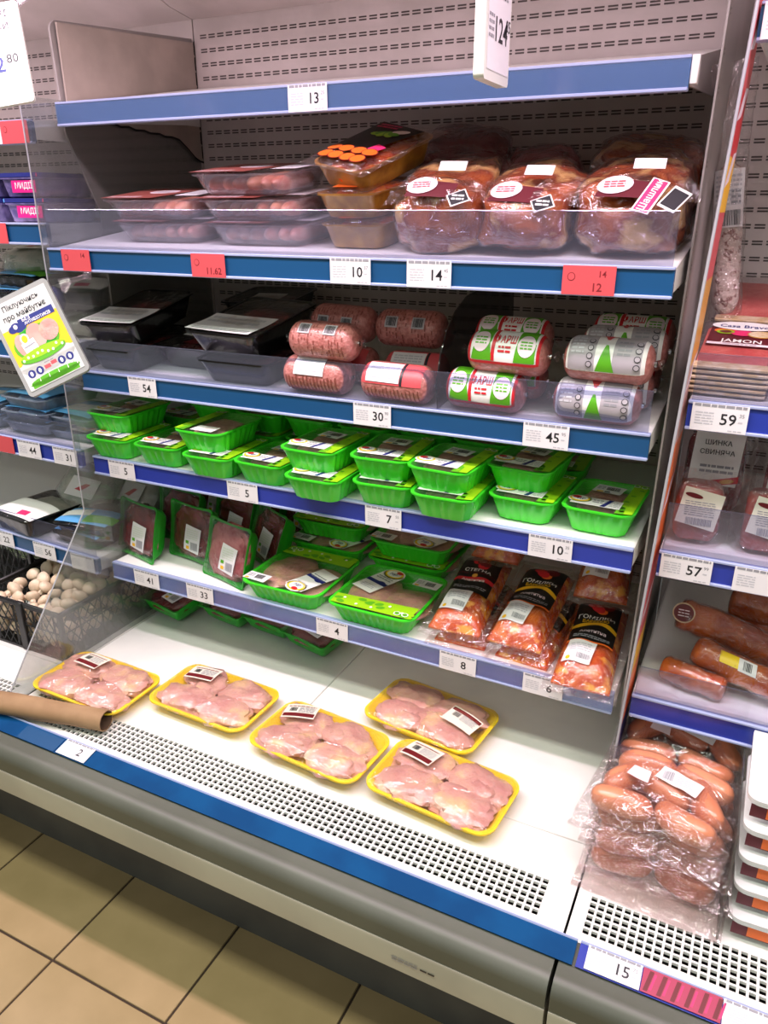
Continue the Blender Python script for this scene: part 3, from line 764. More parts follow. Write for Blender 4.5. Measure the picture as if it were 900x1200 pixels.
# ---------------- green liver packs standing on edge
def liver_pack(label, loc, rx, rz, meat='liver', seed=0, ang=0):
    """green soft tray stood on its edge; local x width, y = height of the standing face, z out of the face"""
    t = thing('liver_pack', label, 'liver pack', loc, (R(rx), 0, R(rz)), 'green liver packs')
    wd, hp, dp = .150, .146, .055
    b = B()
    def ring(k, z, pin, rnd):
        out = []
        for p in rr_fine(wd, hp, rnd, 0, .008):
            ex = abs(p.x)/(wd/2); ey = abs(p.y)/(hp/2)
            kx = 1-pin*(1-ey**2); ky = 1-pin*(1-ex**2)
            out.append(Vector((p.x*k*kx, p.y*k*ky+hp/2, z)))
        return out
    master_r = .012
    b.loft([ring(.30, -dp, 0, master_r), ring(.62, -dp*.92, 0, master_r), ring(.80, -dp*.6, 0, master_r), ring(.88, -dp*.25, .02, master_r), ring(.9, -.004, .05, master_r), ring(1.02, -.002, .075, master_r), ring(1.02, .0005, .075, master_r), ring(.95, -.001, .07, master_r), ring(.86, -.02, .0, master_r)], 'green_tray_dark')
    b.build('tray', t)
    B().blob((0, hp/2, -.012), (.066, .064, .014), meat, seed, .14, 2.2, 26, 14, power=.6).build('liver', t)
    def f(u, v):
        X = u/(wd/2); Y = (v-hp/2)/(hp/2)
        return (u, v, .002+.006*max(0, 1-abs(X)**2)*max(0, 1-abs(Y)**2)+.0006*noise.noise(Vector((u*90, v*40, seed))))
    fb = B(); fb.grid(lambda a, c: f((a-.5)*wd*.95, hp*.025+c*hp*.95), 16, 16, 'film'); fb.build('film', t)
    d = Dec(lambda u, v: f(.016+u, hp*.40+v), eps=.0008)
    d.rect(-.026, -.032, .026, .034, 'paper', 1, rot=-.12)
    d.lines(-.018, .0, .020, .028, 5, 'pale_green', 2, seed, .5); d.barcode(-.004, -.026, .020, -.006, 'ink_grey', 2, seed)
    d.quad([(-.021, -.012), (-.010, -.012), (-.010, -.004), (-.021, -.004)], 'leaf', 2); d.quad([(-.020, -.026), (-.009, -.026), (-.009, -.018), (-.020, -.018)], 'yellow', 2)
    d.build('label', t)
    return t
z5 = S[5](.1)+.001
l0 = liver_pack('green liver pack standing leftmost at the front of the lowest shelf', (.040, .052, z5), 78, -12, 'liver', 1)
l1 = liver_pack('green pack of paler liver standing third at the front', (.316, .045, S[5](.31)+.001), 74, -14, 'liver_pink', 4)
dup(l0, 'green liver pack standing second at the front of the lowest shelf', (.172, .100, z5), (R(80), 0, R(-9)))
for lab, x, y, rx, rz in (('green liver pack behind the leftmost one', .07, .175, 78, -6), ('green liver pack behind the second one', .21, .215, 76, -14), ('green liver pack at the back of the shelf, left', .06, .33, 76, -4),
                          ('green liver pack at the back of the shelf, second', .20, .36, 74, -8), ('green liver pack at the back of the shelf, third', .33, .35, 74, -18), ('green liver pack leaning behind the pale liver', .335, .165, 70, -28)):
    dup(l0, lab, (x, y, S[5](x)+.001), (R(rx), 0, R(rz)))
# packs on the deck under the lowest shelf
for lab, x, y, rz in (('green liver pack on the deck, leftmost below the lowest shelf', .048, .095, -10), ('green liver pack on the deck, second below the lowest shelf', .215, .135, -8),
                      ('green liver pack on the deck, third below the lowest shelf', .352, .140, -5), ('green liver pack on the deck, rightmost below the lowest shelf', .482, .115, -12)):
    b_ = dup(l0, lab, (x, y, ZD+.0560), (R(6), 0, R(rz)))

# ---------------- marinated packs with black labels
def marinated(label, loc, rx, rz, title, band, seed, group='marinated chicken packs'):
    t = thing('marinated_pack', label, 'meat pack', loc, (R(rx), 0, R(rz)), group)
    wd, lp, hh = .122, .275, .042
    off = Vector((seed*1.9, seed*.6, 0))
    def f(u, v):
        X = min(1, abs(u)/(wd*.43)); Y = min(1, abs(v-lp/2)/(lp*.455))
        e = max(0, 1-X**3.2)*max(0, 1-Y**5)
        return (u, v, .004+hh*e**.6*(.86+.20*noise.noise(Vector((u*26, v*22, 0))+off)))
    b = B(); b.grid(lambda a, c: f((a-.5)*wd*.88, lp*.035+c*lp*.93), 26, 44, 'marinade'); b.build('meat', t)
    B().prism([(-wd*.44, lp*.035), (wd*.44, lp*.035), (wd*.44, lp*.965), (-wd*.44, lp*.965)], 'z', 0, .0045, 'marinade').build('base', t)
    fb = B()
    def g(a, c):
        u = (a-.5)*wd*1.12; v = -.016+c*(lp+.030); p = Vector(f(u, v))
        ed = max(abs(a-.5)*2, abs(c-.5)*2)
        return (p.x, p.y, p.z+.0012+(.005*noise.noise(Vector((u*30, v*30, seed+3))) if ed > .9 else 0)+.0012*noise.noise(Vector((u*70, v*30, seed+5))))
    fb.grid(g, 24, 40, 'film_bag'); fb.build('film', t)
    d = Dec(lambda u, v: (lambda p: (p[0], p[1], p[2]+.002))(f(u, v)), eps=.0006, step=.008)
    lw = .042
    d.rect(-lw, .098, lw, .262, 'black_print', 1)
    # picture of grilled meat on the label
    rnd = random.Random(seed)
    for k in range(6): d.disc(rnd.uniform(-.014, .014), .215+rnd.uniform(-.014, .018), .016, .012, ('dark_red', 'red', 'orange')[k % 3] if k < 5 else 'dark_red', 2+k*.2, 12, rnd.uniform(0, 3))
    d.text(title[0], .0, .178, .0105, 'white_print', 3)
    d.text(title[1], .0, .166, .0075, band if band != 'red' else 'dark_red', 3)
    if band == 'red':
        d.rect(-lw, .140, lw, .153, 'red', 2); d.text('Апетитна', 0, .142, .008, 'white_print', 3); d.disc(0, .157, .006, .006, 'gold', 3)
    else:
        for k in range(12):
            u = -lw+k*lw/6; y0 = .146+.007*math.sin((u/lw+1)*1.6); y1 = .146+.007*math.sin(((u+lw/6)/lw+1)*1.6)
            d.quad([(u, y0), (u+lw/6, y1), (u+lw/6, y1+.010), (u, y0+.010)], band, 2)
        d.text('Апетитна', 0, .132, .008, 'pinkwhite', 3, .06)
        d.rect(-lw, .098, lw, .104, 'orange', 2)
    d.lines(-.034, .112, .034, .122, 2, 'ink_grey', 2, seed)
    d.build('black_label', t)
    d = Dec(lambda u, v: (lambda p: (p[0], p[1], p[2]+.0035))(f(u, v)), eps=.0006, step=.008)
    d.rect(-.040, .042, .012, .100, 'paper', 1, rot=-.10); d.lines(-.032, .068, .006, .092, 4, 'ink_light', 2, seed); d.barcode(-.018, .050, .008, .062, 'ink_grey', 2, seed)
    d.disc(-.032, .050, .004, .004, 'yellow', 2, 10)
    d.build('sticker', t)
    return t
z5 = S[5](1.0)
m0 = marinated('marinated pack with red band label СТЕГНА beside the big green trays', (.912, .014, z5+.0335), 9, 3, ('СТЕГНА', 'КУРЧАТ БРОЙЛЕРА'), 'red', 1)
m1 = marinated('black labelled pack ГОМІЛКИ in the middle, yellow band', (1.036, .012, z5+.0355), 9, -1, ('ГОМІЛКИ', 'БАРБЕКЮ'), 'yellow', 2)
dup(m1, 'black labelled pack with yellow band at the right end of the shelf', (1.176, -.020, z5+.001), (R(8), 0, R(3)))
dup(m0, 'marinated pack lying under the red banded pack', (.920, .028, z5+.0), (R(1), 0, R(2)))
dup(m1, 'marinated pack lying under the middle yellow banded pack', (1.050, .020, z5+.0), (R(1), 0, R(-5)))
B_ = dup(m1, 'marinated pack leaning at the back of the shelf corner', (1.16, .200, z5+.075), (R(14), 0, R(4)))
dup(m0, 'marinated pack raised at the back behind the red banded pack', (.925, .215, z5+.112), (R(6), 0, R(-2)))

# ---------------- minced meat rolls (chubs) on the third shelf
CL, CR = .142, .0365
def chub_profile(L_=CL, r=CR):
    pr = []
    for k in range(0, 9):
        a = PI/2*k/8; pr.append((-L_/2+.024-.024*math.cos(a), r*(.10+.90*math.sin(a)**.75)))
    return pr+[(-x, q) for x, q in reversed(pr)]
PR = chub_profile()
def chub_r(x):
    x = -abs(x)
    for (a, ra), (b, rb) in zip(PR[:-1], PR[1:]):
        if a <= x <= b: return ra+(rb-ra)*(x-a)/max(1e-9, b-a)
    return CR if x > -.04 else PR[0][1]
def chub_surf(u, v):
    r = chub_r(u)*1.012; a = v/CR
    return (u, -r*math.sin(PI/2-a) if False else -r*math.cos(a), r*math.sin(a)*.97)
def make_chub(label, loc, rz, rx, kind, group):
    t = thing('minced_meat_roll', label, 'meat roll', loc, (R(rx), 0, R(rz)), group)
    n = 24; rings = []
    for x, r in PR:
        rings.append([Vector((x, r*math.cos(2*PI*k/n), r*.97*math.sin(2*PI*k/n)))*1 for k in range(n)])
    b = B(); b.loft(rings, 'mince'); b.build('roll', t, ang=60)
    for s in (-1, 1):
        cb = B(); cb.tube([(s*(CL/2-.002), 0, 0), (s*(CL/2+.004), 0, 0)], .0045, 'chrome', 8)
        rnd = random.Random(3+s)
        for k in range(5):
            a = 2*PI*k/5; cb.add([(s*(CL/2+.003), 0, 0), (s*(CL/2+.014), .009*math.cos(a), .009*math.sin(a)), (s*(CL/2+.013), .009*math.cos(a+.9), .009*math.sin(a+.9))], [(0, 1, 2)], 'film_bag')
        cb.build('clip', t)
    d = Dec(chub_surf, eps=.0005, step=.006)
    # v = arc length, 0 = front (towards viewer), positive = up
    if kind == 'pink':
        rnd = random.Random(5)
        for k in range(18):
            u = -.058+k*.0066
            v = -.03
            while v < .05:
                h = rnd.uniform(.004, .012)
                if rnd.random() < .55: d.rect(u, v, u+.0022, v+h, 'brown_print', 1)
                v += h+.003
        for u in (-.03, .026):
            d.rect(u-.012, .012, u+.014, .034, 'grey_print', 2); d.barcode(u-.009, .015, u+.011, .031, 'ink', 3, 2)
    elif kind == 'label':
        rnd = random.Random(9)
        for k in range(15):
            u = -.055+k*.0078
            d.rect(u, -.03, u+.002, -.012+rnd.uniform(0, .008), 'brown_print', 1)
        d.rect(-.060, .0, .060, .05, 'red' if rnd.random() < 0 else 'tag_red', 1)
        d.rect(-.050, .004, .018, .045, 'paper', 3); d.lines(-.044, .010, .012, .038, 5, 'ink_light', 4, 3); d.rect(.019, .0, .024, .05, 'ink', 2)
    elif kind == 'plainlabel':
        rnd = random.Random(9)
        for k in range(15):
            u = -.055+k*.0078
            d.rect(u, -.034, u+.003, -.004+rnd.uniform(0, .01), 'brown_print', 1)
        d.rect(-.036, .004, .030, .045, 'paper', 3); d.lines(-.03, .010, .024, .036, 5, 'ink_light', 4, 3)
    elif kind == 'farsh':
        d.rect(-.062, -.016, .062, .060, 'white_print', 1)
        d.rect(-.062, -.020, .062, -.015, 'red', 2); d.rect(-.0625, -.016, -.058, .06, 'red', 2); d.rect(.058, -.016, .0625, .06, 'red', 2)
        d.quad([(-.056, -.014), (-.018, -.014), (-.024, .02), (-.05, .02)], 'leaf', 2); d.rect(-.052, .018, -.022, .058, 'leaf', 2)
        d.rect(-.020, -.014, -.014, .058, 'red', 2)
        d.quad([(.020, -.014), (.056, -.014), (.056, .02), (.024, .02)], 'leaf', 2); d.rect(.024, .018, .054, .058, 'leaf', 2)
        d.disc(-.040, .020, .015, .020, 'pinkwhite', 3); d.disc(.040, .016, .015, .020, 'pinkwhite', 3)
        d.lines(-.050, .012, -.030, .028, 3, 'leaf', 4, 3); d.lines(.030, .008, .050, .024, 3, 'leaf', 4, 4)
        d.text('ФАРШ', .003, .024, .015, 'red', 3, 0, .60); d.lines(-.008, .000, .014, .014, 2, 'red', 3, 2)
    elif kind == 'grey':
        d.rect(-.062, -.028, .062, .060, 'white_print', 1)
        d.rect(-.058, -.026, -.016, .058, 'grey_print', 2); d.rect(.012, -.026, .056, .058, 'grey_print', 2)
        d.quad([(-.014, -.026), (.016, -.026), (.003, .018), (-.001, .018)], 'leaf', 3)
        d.quad([(-.014, .058), (.012, .058), (.002, .030), (-.002, .030)], 'tag_red', 3)
        for k in range(4):
            d.disc(-.024, -.015+k*.013, .005, .005, 'ink', 4, 12); d.disc(-.024, -.015+k*.013, .0038, .0038, 'grey_print', 5, 12)
            d.disc(.050, -.015+k*.013, .005, .005, 'ink', 4, 12); d.disc(.050, -.015+k*.013, .0038, .0038, 'grey_print', 5, 12)
        d.lines(-.054, .0, -.034, .04, 6, 'ink_light', 3, 3); d.lines(.018, .0, .040, .03, 4, 'ink_grey', 3, 5)
    d.build('wrapper_print', t)
    return t
g_p = 'pink minced meat rolls'; g_f = 'red and green printed minced meat rolls'; g_g = 'grey printed minced meat rolls'
zc = S[3](.7)+CR+.0005
make_chub('pink meat roll lying on top of the labelled roll beside black trays', (.632, .036, zc+.066), -2, -14, 'pink', g_p)
p1 = make_chub('pink meat roll with white label, front left of the pink rolls', (.613, .034, zc), -1, -6, 'plainlabel', g_p)
p2 = make_chub('pink meat roll with white label and red band at the front', (.783, .034, zc), -2, -8, 'label', g_p)
p3 = make_chub('pink meat roll with two barcodes on top at the back', (.760, .150, zc+.070), 0, 4, 'pink', g_p)
dup(p2, 'white labelled roll half hidden behind the front labelled roll', (.792, .115, zc), (R(-4), 0, R(3)))
dup(p3, 'pink meat roll at the back above the front left roll', (.612, .150, zc+.072), (R(20), 0, R(-6)))
dup(p2, 'pink meat roll at the back, underneath on the left', (.625, .115, zc), (R(4), 0, R(2)))
f0 = make_chub('red and green minced meat roll at the front, lower', (.950, .042, zc), -2, -4, 'farsh', g_f)
dup(f0, 'red and green minced meat roll at the front, upper', (.987, .052, zc+.066), (R(-14), 0, R(-3)))
dup(f0, 'red and green minced meat roll at the back, lower', (.965, .122, zc), (R(-20), 0, R(2)))
dup(f0, 'red and green minced meat roll at the back, upper', (.965, .148, zc+.068), (R(-28), 0, R(-2)))
dup(f0, 'red and green minced meat roll behind, topmost near the right end', (1.165, .205, zc+.070), (R(-24), 0, R(-2)))
q0 = make_chub('grey printed minced meat roll at the front, lower, right end', (1.143, .044, zc), -1, -6, 'grey', g_g)
dup(q0, 'grey printed minced meat roll at the front, upper, right end', (1.155, .050, zc+.068), (R(-26), 0, R(-2)))
dup(q0, 'grey printed minced meat roll second row, upper', (1.165, .128, zc+.068), (R(-30), 0, R(2)))
dup(q0, 'grey printed minced meat roll second row, lower', (1.150, .122, zc), (R(-10), 0, R(3)))
dup(f0, 'red and green minced meat roll at the back, lower, right end', (1.15, .20, zc), (R(-10), 0, R(0)))
cv = thing('curved_divider', 'curved smoky clear shelf divider between pink and red green rolls', 'divider', (.868, 0, S[3](.87)+.001))
B().prism([(.012, 0), (.012, .055), (.03, .095), (.06, .130), (.10, .155), (.16, .17), (.45, .17), (.45, 0)], 'x', -.001, .001, 'acrylic_smoke').build('sheet', cv)

# ---------------- black trays on the third shelf
def black_tray(label, wd, dp, loc, rz, lab=None, red=False, seed=0, h=.052):
    t = thing('black_tray', label, 'meat tray', loc, (0, 0, R(rz)), 'black trays on the third shelf')
    tray_mesh(wd, dp, h, .02, 'black_tray', .0014, .84, .006, .008).build('tray', t)
    B().blob((0, 0, h*.5), (wd*.38, dp*.38, h*.42), 'liver', seed, .2, 2.0, 20, 12, power=.8).build('meat', t)
    dome(wd-.002, dp-.002, h+.0006, .0012, 'film', 12, 14, seed, .0012).build('film', t)
    d = Dec(lambda u, v: (u, v, h+.0026+.004*abs(u/wd)**2+.002*math.sin(v*40)), eps=.0004)
    if lab:
        u0, v0, u1, v1 = lab
        d.rect(u0, v0, u1, v1, 'paper', 1); d.lines(u0+.01, v0+.006, u1-.01, v0+.02, 2, 'ink_grey', 2, seed); d.lines(u0+.01, (v0+v1)/2, u1-.02, v1-.008, 2, 'ink_light', 2, seed+1)
    if red: d.rect(-wd*.1, -dp*.36, wd*.34, -dp*.1, 'dark_red', 3); d.rect(wd*.30, -dp*.4, wd*.46, -dp*.30, 'paper_cream', 4)
    d.build('label', t)
    return t
z3 = S[3](.1)+.0005
k0 = black_tray('black tray under the tray with long white label, left end', .150, .24, (.088, .128, z3), 0)
black_tray('black tray with a long white label on top at the left end', .150, .25, (.084, .138, z3+.0555), 4, (-.070, -.118, .072, -.015), seed=2)
black_tray('black tray with a red label lying between two stacks', .165, .22, (.245, .180, z3), -3, (-.07, -.02, .02, .06), True, 3)
black_tray('black tray under the right stack of black trays', .185, .22, (.418, .118, z3), 0, seed=4)
black_tray('black tray with a white label on top of the right stack', .190, .23, (.405, .128, z3+.0555), -5, (-.088, -.110, .080, -.010), seed=5)
black_tray('black tray at the back with a small white label', .18, .20, (.235, .375, z3), 2, (-.05, -.08, .05, .0), seed=6)
black_tray('black tray leaning on top of the back tray, left', .18, .19, (.28, .375, z3+.0555), 6, (-.03, -.08, .05, .0), seed=7)

# ---------------- second shelf: clear boxes of sausages
cbm = tray_mesh(.240, .165, .040, .028, 'clear_tray', .0018, .84, .007, .008, pitch=.022).mesh('tray')
def capsule(L_, r, m, n=12, bend=0):
    b = B(); rings = []; pts = []
    for k in range(13):
        a = PI*k/12; x = -math.cos(a)*L_/2
        e = max(0, 1-abs(x/(L_/2))**4)**.5
        rings.append([Vector((x, r*e*math.cos(2*PI*j/n)+bend*(x*x)*4, r*e*math.sin(2*PI*j/n))) for j in range(n)])
    b.loft(rings, m, True, True); return b
wm = capsule(.125, .0145, 'wurst_pale').mesh('sausage')
def clear_box(label, loc, rz=0):
    t = thing('sausage_box', label, 'sausage box', loc, (0, 0, R(rz)), 'clear boxes of sausages on the second shelf')
    link('tray', cbm, t)
    for k in range(6):
        link('sausage', wm, t, (-.075+k*.030, -.004, .0205), (0, 0, PI/2+.06*math.sin(k*2.1)))
    dome(.238, .163, .0408, .002, 'film', 16, 12, 3, .001).build('film', t)
    d = Dec(plane_z(.0438), eps=.0004)
    d.quad([(-.115, -.078), (.02, -.078), (.055, .078), (-.115, .078)], 'brown_print', 1)
    d.disc(-.02, .015, .036, .026, 'pinkwhite', 2); d.lines(-.045, .0, .005, .03, 3, 'ink_light', 3, 2); d.lines(-.105, -.07, -.02, -.05, 2, 'pinkwhite', 2, 4)
    d.rect(.055, -.045, .112, .04, 'paper', 2); d.lines(.06, -.03, .105, .03, 5, 'ink_light', 3, 3)
    d.build('lid_print', t)
    return t
z2 = S[2](.3)+.0005
s0 = clear_box('clear box of sausages, lower of the left stack', (.232, .120, z2), 1)
dup(s0, 'clear box of sausages, upper of the left stack', (.215, .118, z2+.0445), (0, 0, R(-1)))
dup(s0, 'clear box of sausages, bottom of the tall stack', (.482, .112, z2), (0, 0, R(0)))
dup(s0, 'clear box of sausages, middle of the tall stack', (.468, .112, z2+.0445), (0, 0, R(1)))
dup(s0, 'clear box of sausages, top of the tall stack', (.455, .118, z2+.089), (0, 0, R(-2)))

# ---------------- amber trays with black film and orange slices
atm = tray_mesh(.128, .205, .044, .022, 'amber_tray', .0, .86, .004, .008).mesh('tray')
def amber(label, loc, rot, pic=True, seed=0):
    t = thing('slice_pack', label, 'meat pack', loc, rot, 'amber trays with black printed film')
    link('tray', atm, t)
    B().blob((0, 0, .026), (.054, .090, .026), 'marinade', seed+3, .16, 2.0, 24, 14, power=.8).build('meat', t)
    fb = B()
    def g(a, c):
        u = (a-.5)*.156; v = (c-.5)*.232; ed = max(abs(a-.5), abs(c-.5))*2
        return (u, v, .0455+.008*(1-min(1, ed)**3)+.004*noise.noise(Vector((u*22, v*22, seed)))*ed)
    fb.grid(g, 14, 18, 'film_bag'); fb.build('film', t)
    f = lambda u, v: (u, v, .0475+.008*(1-min(1, max(abs(u)/.078, abs(v)/.116))**3))
    d = Dec(f, eps=.0005)
    if pic:
        d.quad([(-.064, -.045), (.022, -.062), (.052, .080), (-.064, .100)], 'black_print', 1)
        rnd = random.Random(4)
        for k in range(8):
            u, v = -.045+.026*(k % 4)+rnd.uniform(-.004, .004), -.075+.026*(k//4)
            d.disc(u, v, .0165, .0145, 'dark_red', 2+k*.5, 14); d.disc(u, v, .0145, .0125, 'orange', 2.3+k*.5, 14)
        for k in range(6): d.disc(-.02+.012*k*.6, .030+.006*(k % 2), .013, .008, 'leaf' if k % 2 else 'lime', 3+k*.3, 10, .6*k)
        d.quad([(.018, -.04), (.040, -.046), (.046, -.018), (.024, -.012)], 'pink', 4); d.disc(.02, .052, .018, .010, 'white_print', 3, 12, .4)
        d.lines(-.05, .06, .0, .085, 2, 'pink', 3, 2)
    else:
        d.rect(-.03, -.085, .02, -.03, 'orange', 1)
    d.build('film_print', t)
    return t
za = S[2](.69)+.0005
a0 = amber('amber meat pack at the bottom of the orange slice stack', (.690, .130, za), (0, 0, R(-2)), False, 1)
dup(a0, 'amber meat pack in the middle of the orange slice stack', (.688, .132, za+.054), (R(2), 0, R(-6)))
amber('amber pack with orange slice picture on top, tilted up', (.690, .145, za+.116), (R(13), R(8), R(-16)), True, 2)

# ---------------- vacuum bags of marinated meat on the second shelf
def meat_bag(label, loc, rad, rz, seed, pink=False, group='marinated meat bags on the second shelf', m='marinade_red', labels=True):
    t = thing('meat_bag', label, 'meat bag', loc, (0, 0, R(rz)), group)
    off = Vector((seed*2.1, seed*.9, seed*.3))
    def surf(d, k=1.0):
        kk = 1+.16*noise.noise(d*1.6+off)+.09*noise.noise(d*3.6+off)
        q = Vector([math.copysign(abs(c)**.55, c) for c in d])
        p = Vector((q.x*rad[0]*kk*k, q.y*rad[1]*kk*k, q.z*rad[2]*kk*k))
        p.z = max(p.z, -rad[2]*.97)
        if p.z > 0: p.z *= 1+.40*q.y
        return p+Vector((0, 0, rad[2]))
    def sph(k, mm, nm, nu=36, nv=24):
        b = B(); vs = []
        def D(i, j):
            th = 2*PI*i/nu; ph = PI*j/nv; return Vector((math.cos(th)*math.sin(ph), math.sin(th)*math.sin(ph), math.cos(ph)))
        b.loft([[surf(D(i, j), k) for i in range(nu)] for j in range(1, nv)], mm, True, True)
        return b.build(nm, t, ang=70)
    sph(1.0, m, 'meat'); sph(1.035, 'film_bag', 'bag')
    # sealed bag edge: wavy crown running along the top from left to right
    fb = B()
    def crown(a, c):
        th = PI*(.02+.96*a); d = Vector((math.cos(th), -.55, math.sin(th)+.15)).normalized(); p = surf(d, 1.03)
        o_ = Vector((math.cos(th)*1.0, -.25, math.sin(th)*.55)); L_ = .030*(1-.55*math.sin(PI*a))
        return p+o_*L_*c+Vector((0, .010*math.sin(a*17+seed), .008*math.sin(a*23+seed*2)))*c
    fb.grid(crown, 30, 3, 'film_bag'); fb.build('seal', t)
    if labels:
        def f(u, v):
            # u left-right, v up: direction on the upper front of the bag
            nrm = Vector((0, -.62, .78)); c0 = surf(Vector((0, -.66, .75)), 1.0)+nrm*(.006-.9*u*u)
            return c0+Vector((u, 0, 0))+Vector((0, .78, .62))*(v-.006)
        d = Dec(f, eps=.0007, step=.006)
        d.quad([(-.048, -.010), (.034, -.016), (.040, .014), (-.034, .024)], 'wine', 1)
        d.disc(-.020, .010, .026, .017, 'pinkwhite', 3, 18, .1); d.lines(-.036, .004, -.006, .018, 3, 'tag_red', 4, seed)
        d.rect(.000, .040, .045, .060, 'paper', 3); 
        if pink:
            d.rect(.020, -.045, .046, .020, 'white_print', 4, rot=-.35); d.rect(.0225, -.043, .0435, .018, 'pink', 5, rot=-.35); d.text('Шашлик', .033, -.012, .011, 'white_print', 6, PI/2-.35)
            d.rect(.052, -.038, .080, .005, 'white_print', 4, rot=-.5); d.rect(.054, -.034, .078, .0, 'ink', 5, rot=-.5)
        else:
            d.rect(.030, -.030, .062, -.004, 'white_print', 4, rot=.5); d.rect(.032, -.028, .060, -.006, 'ink', 5, rot=.5); d.lines(.036, -.024, .056, -.010, 2, 'white_print', 6, seed)
        d.build('label', t)
    return t
zb = S[2](1.0)+.0005
meat_bag('bulging bag of marinated meat with white label above tag 14', (.852, .095, zb), (.078, .095, .062), 4, 3)
meat_bag('bag of marinated meat between tag 14 and the right red tag', (.998, .105, zb), (.078, .10, .058), -3, 6)
meat_bag('bag of marinated meat with pink label at the right end', (1.158, .115, zb), (.082, .105, .060), 2, 11, True)
meat_bag('dark meat bag standing at the back above the second bag', (.765, .385, zb), (.10, .070, .080), 6, 8, labels=False, m='liver')
meat_bag('dark meat bag lying at the back beside the standing one', (.925, .375, zb), (.070, .070, .062), -4, 9, labels=False, m='liver_pink')
meat_bag('marinated meat bag at the back right corner', (1.135, .355, zb), (.095, .085, .068), 8, 14, labels=False)

# the second and third shelves slope up to the back: lean what stands on them
def lean(groups, y0, z0, ang, names=()):
    T = Matrix.Translation((0, y0, z0)) @ Matrix.Rotation(ang, 4, 'X') @ Matrix.Translation((0, -y0, -z0))
    for o in list(COL.objects):
        if o.parent is None and (o.get('group') in groups or o.get('label') in names): o.matrix_world = T @ o.matrix_basis
lean({'clear boxes of sausages on the second shelf', 'amber trays with black printed film', 'marinated meat bags on the second shelf'}, -.03, S[2](.6), math.atan2(RISE2, .52))
lean({'black trays on the third shelf', g_p, g_f, g_g}, .01, S[3](.6), math.atan2(RISE3, .48), {'curved smoky clear shelf divider between pink and red green rolls'})
BT = [o for o in COL.objects if o.get('label') in ('black tray with a long white label on top at the left end', 'black tray with a white label on top of the right stack')]
for o in BT: o.matrix_world = o.matrix_world @ Matrix.Translation((0, 0, .012)) @ Matrix.Rotation(R(6), 4, 'X')

# ================================================================== RIGHT CASE PRODUCTS
def ham_pack(label, loc, rz, seed=0):
    t = thing('sliced_ham_pack', label, 'ham pack', loc, (0, 0, R(rz)), 'flat packs of sliced ham')
    b = B()
    b.prism([(p.x, p.y) for p in rrect(.118, .20, .008, 3)], 'z', 0, .003, 'clear_tray'); b.build('pack', t)
    B().prism([(p.x, p.y) for p in rrect(.100, .155, .012, 4, cy=-.012)], 'z', .003, .0058, 'ham_slices').build('slices', t)
    B().prism([(p.x, p.y) for p in rrect(.112, .02, .004, 3, cy=-.092)], 'z', .003, .0062, 'crust_beige').build('fat_edge', t)
    B().grid(lambda a, c: ((a-.5)*.118, (c-.5)*.2, .0068+.0006*noise.noise(Vector((a*9, c*9, seed)))), 8, 12, 'film').build('film', t)
    return t
h0 = ham_pack('flat sliced ham pack at the bottom of the stack under the salami', (1.3375, .125, 1.1865), -2)
for k, nm in enumerate(('second', 'third', 'fourth', 'fifth', 'sixth')):
    dup(h0, 'flat sliced ham pack, '+nm+' from the bottom under the salami', (1.3375+.001*(k % 2), .125+.002*k, 1.1865+.0075*(k+1)), (0, 0, R(-2+.8*(k % 3))))
d = Dec(lambda u, v: (u, v, 0), eps=.0005)
jt = thing('ham_card', 'dark red card reading JAMON on the topmost ham pack', 'label card', (1.337, .140, 1.1865+.0075*6+.001), (0, 0, R(-2)))
d.rect(-.044, -.016, .050, .048, 'wine', 1); d.rect(-.044, -.024, .050, -.015, 'pinkwhite', 2); d.lines(-.02, -.022, .03, -.018, 1, 'ink_grey', 3, 2)
d.text('JAMON', .006, -.006, .014, 'white_print', 2, 0, .95)
d.disc(-.022, .036, .018, .010, 'orange', 2); d.disc(-.022, .030, .014, .009, 'lime', 3); d.disc(-.022, .030, .009, .006, 'dark_red', 4); d.disc(.004, .028, .018, .012, 'pink', 3); d.disc(.032, .026, .021, .015, 'gold', 3); d.disc(.032, .026, .019, .013, 'crust_beige', 4)
d.disc(.004, .058, .050, .019, 'white_print', 4, 28); d.text('Casa Bravo', .004, .055, .0125, 'navy', 5, 0, .95)
d.build('print', jt); B().box(-.045, .051, -.025, .058, -.0006, 0, 'wine').build('card', jt)
h2 = dup(h0, 'flat sliced ham pack lying behind under the salami tip', (1.352, .335, 1.232), (R(4), 0, R(-2)))
jc = thing('ham_card', 'white oval name card behind the salami on the rear ham pack', 'label card', (1.362, .300, 1.262), (R(28), 0, 0))
B().prism([(p.x, p.y) for p in rrect(.1, .036, .017, 6)], 'z', -.0006, 0, 'white_print').build('card', jc)
d = Dec(plane_z(0), eps=.0004); d.text('Casa Bravo', 0, 0, .0125, 'navy', 1, 0, .95); d.build('print', jc)
dup(h0, 'flat sliced ham pack right of the stack, cut by the picture edge', (1.462, .12, 1.1865), (0, 0, R(1)))
for k in range(1, 5): dup(h0, 'sliced ham pack in the right stack cut by the picture edge, '+('second', 'third', 'fourth', 'topmost')[k-1], (1.462, .12, 1.1865+.0075*k), (0, 0, R(1)))
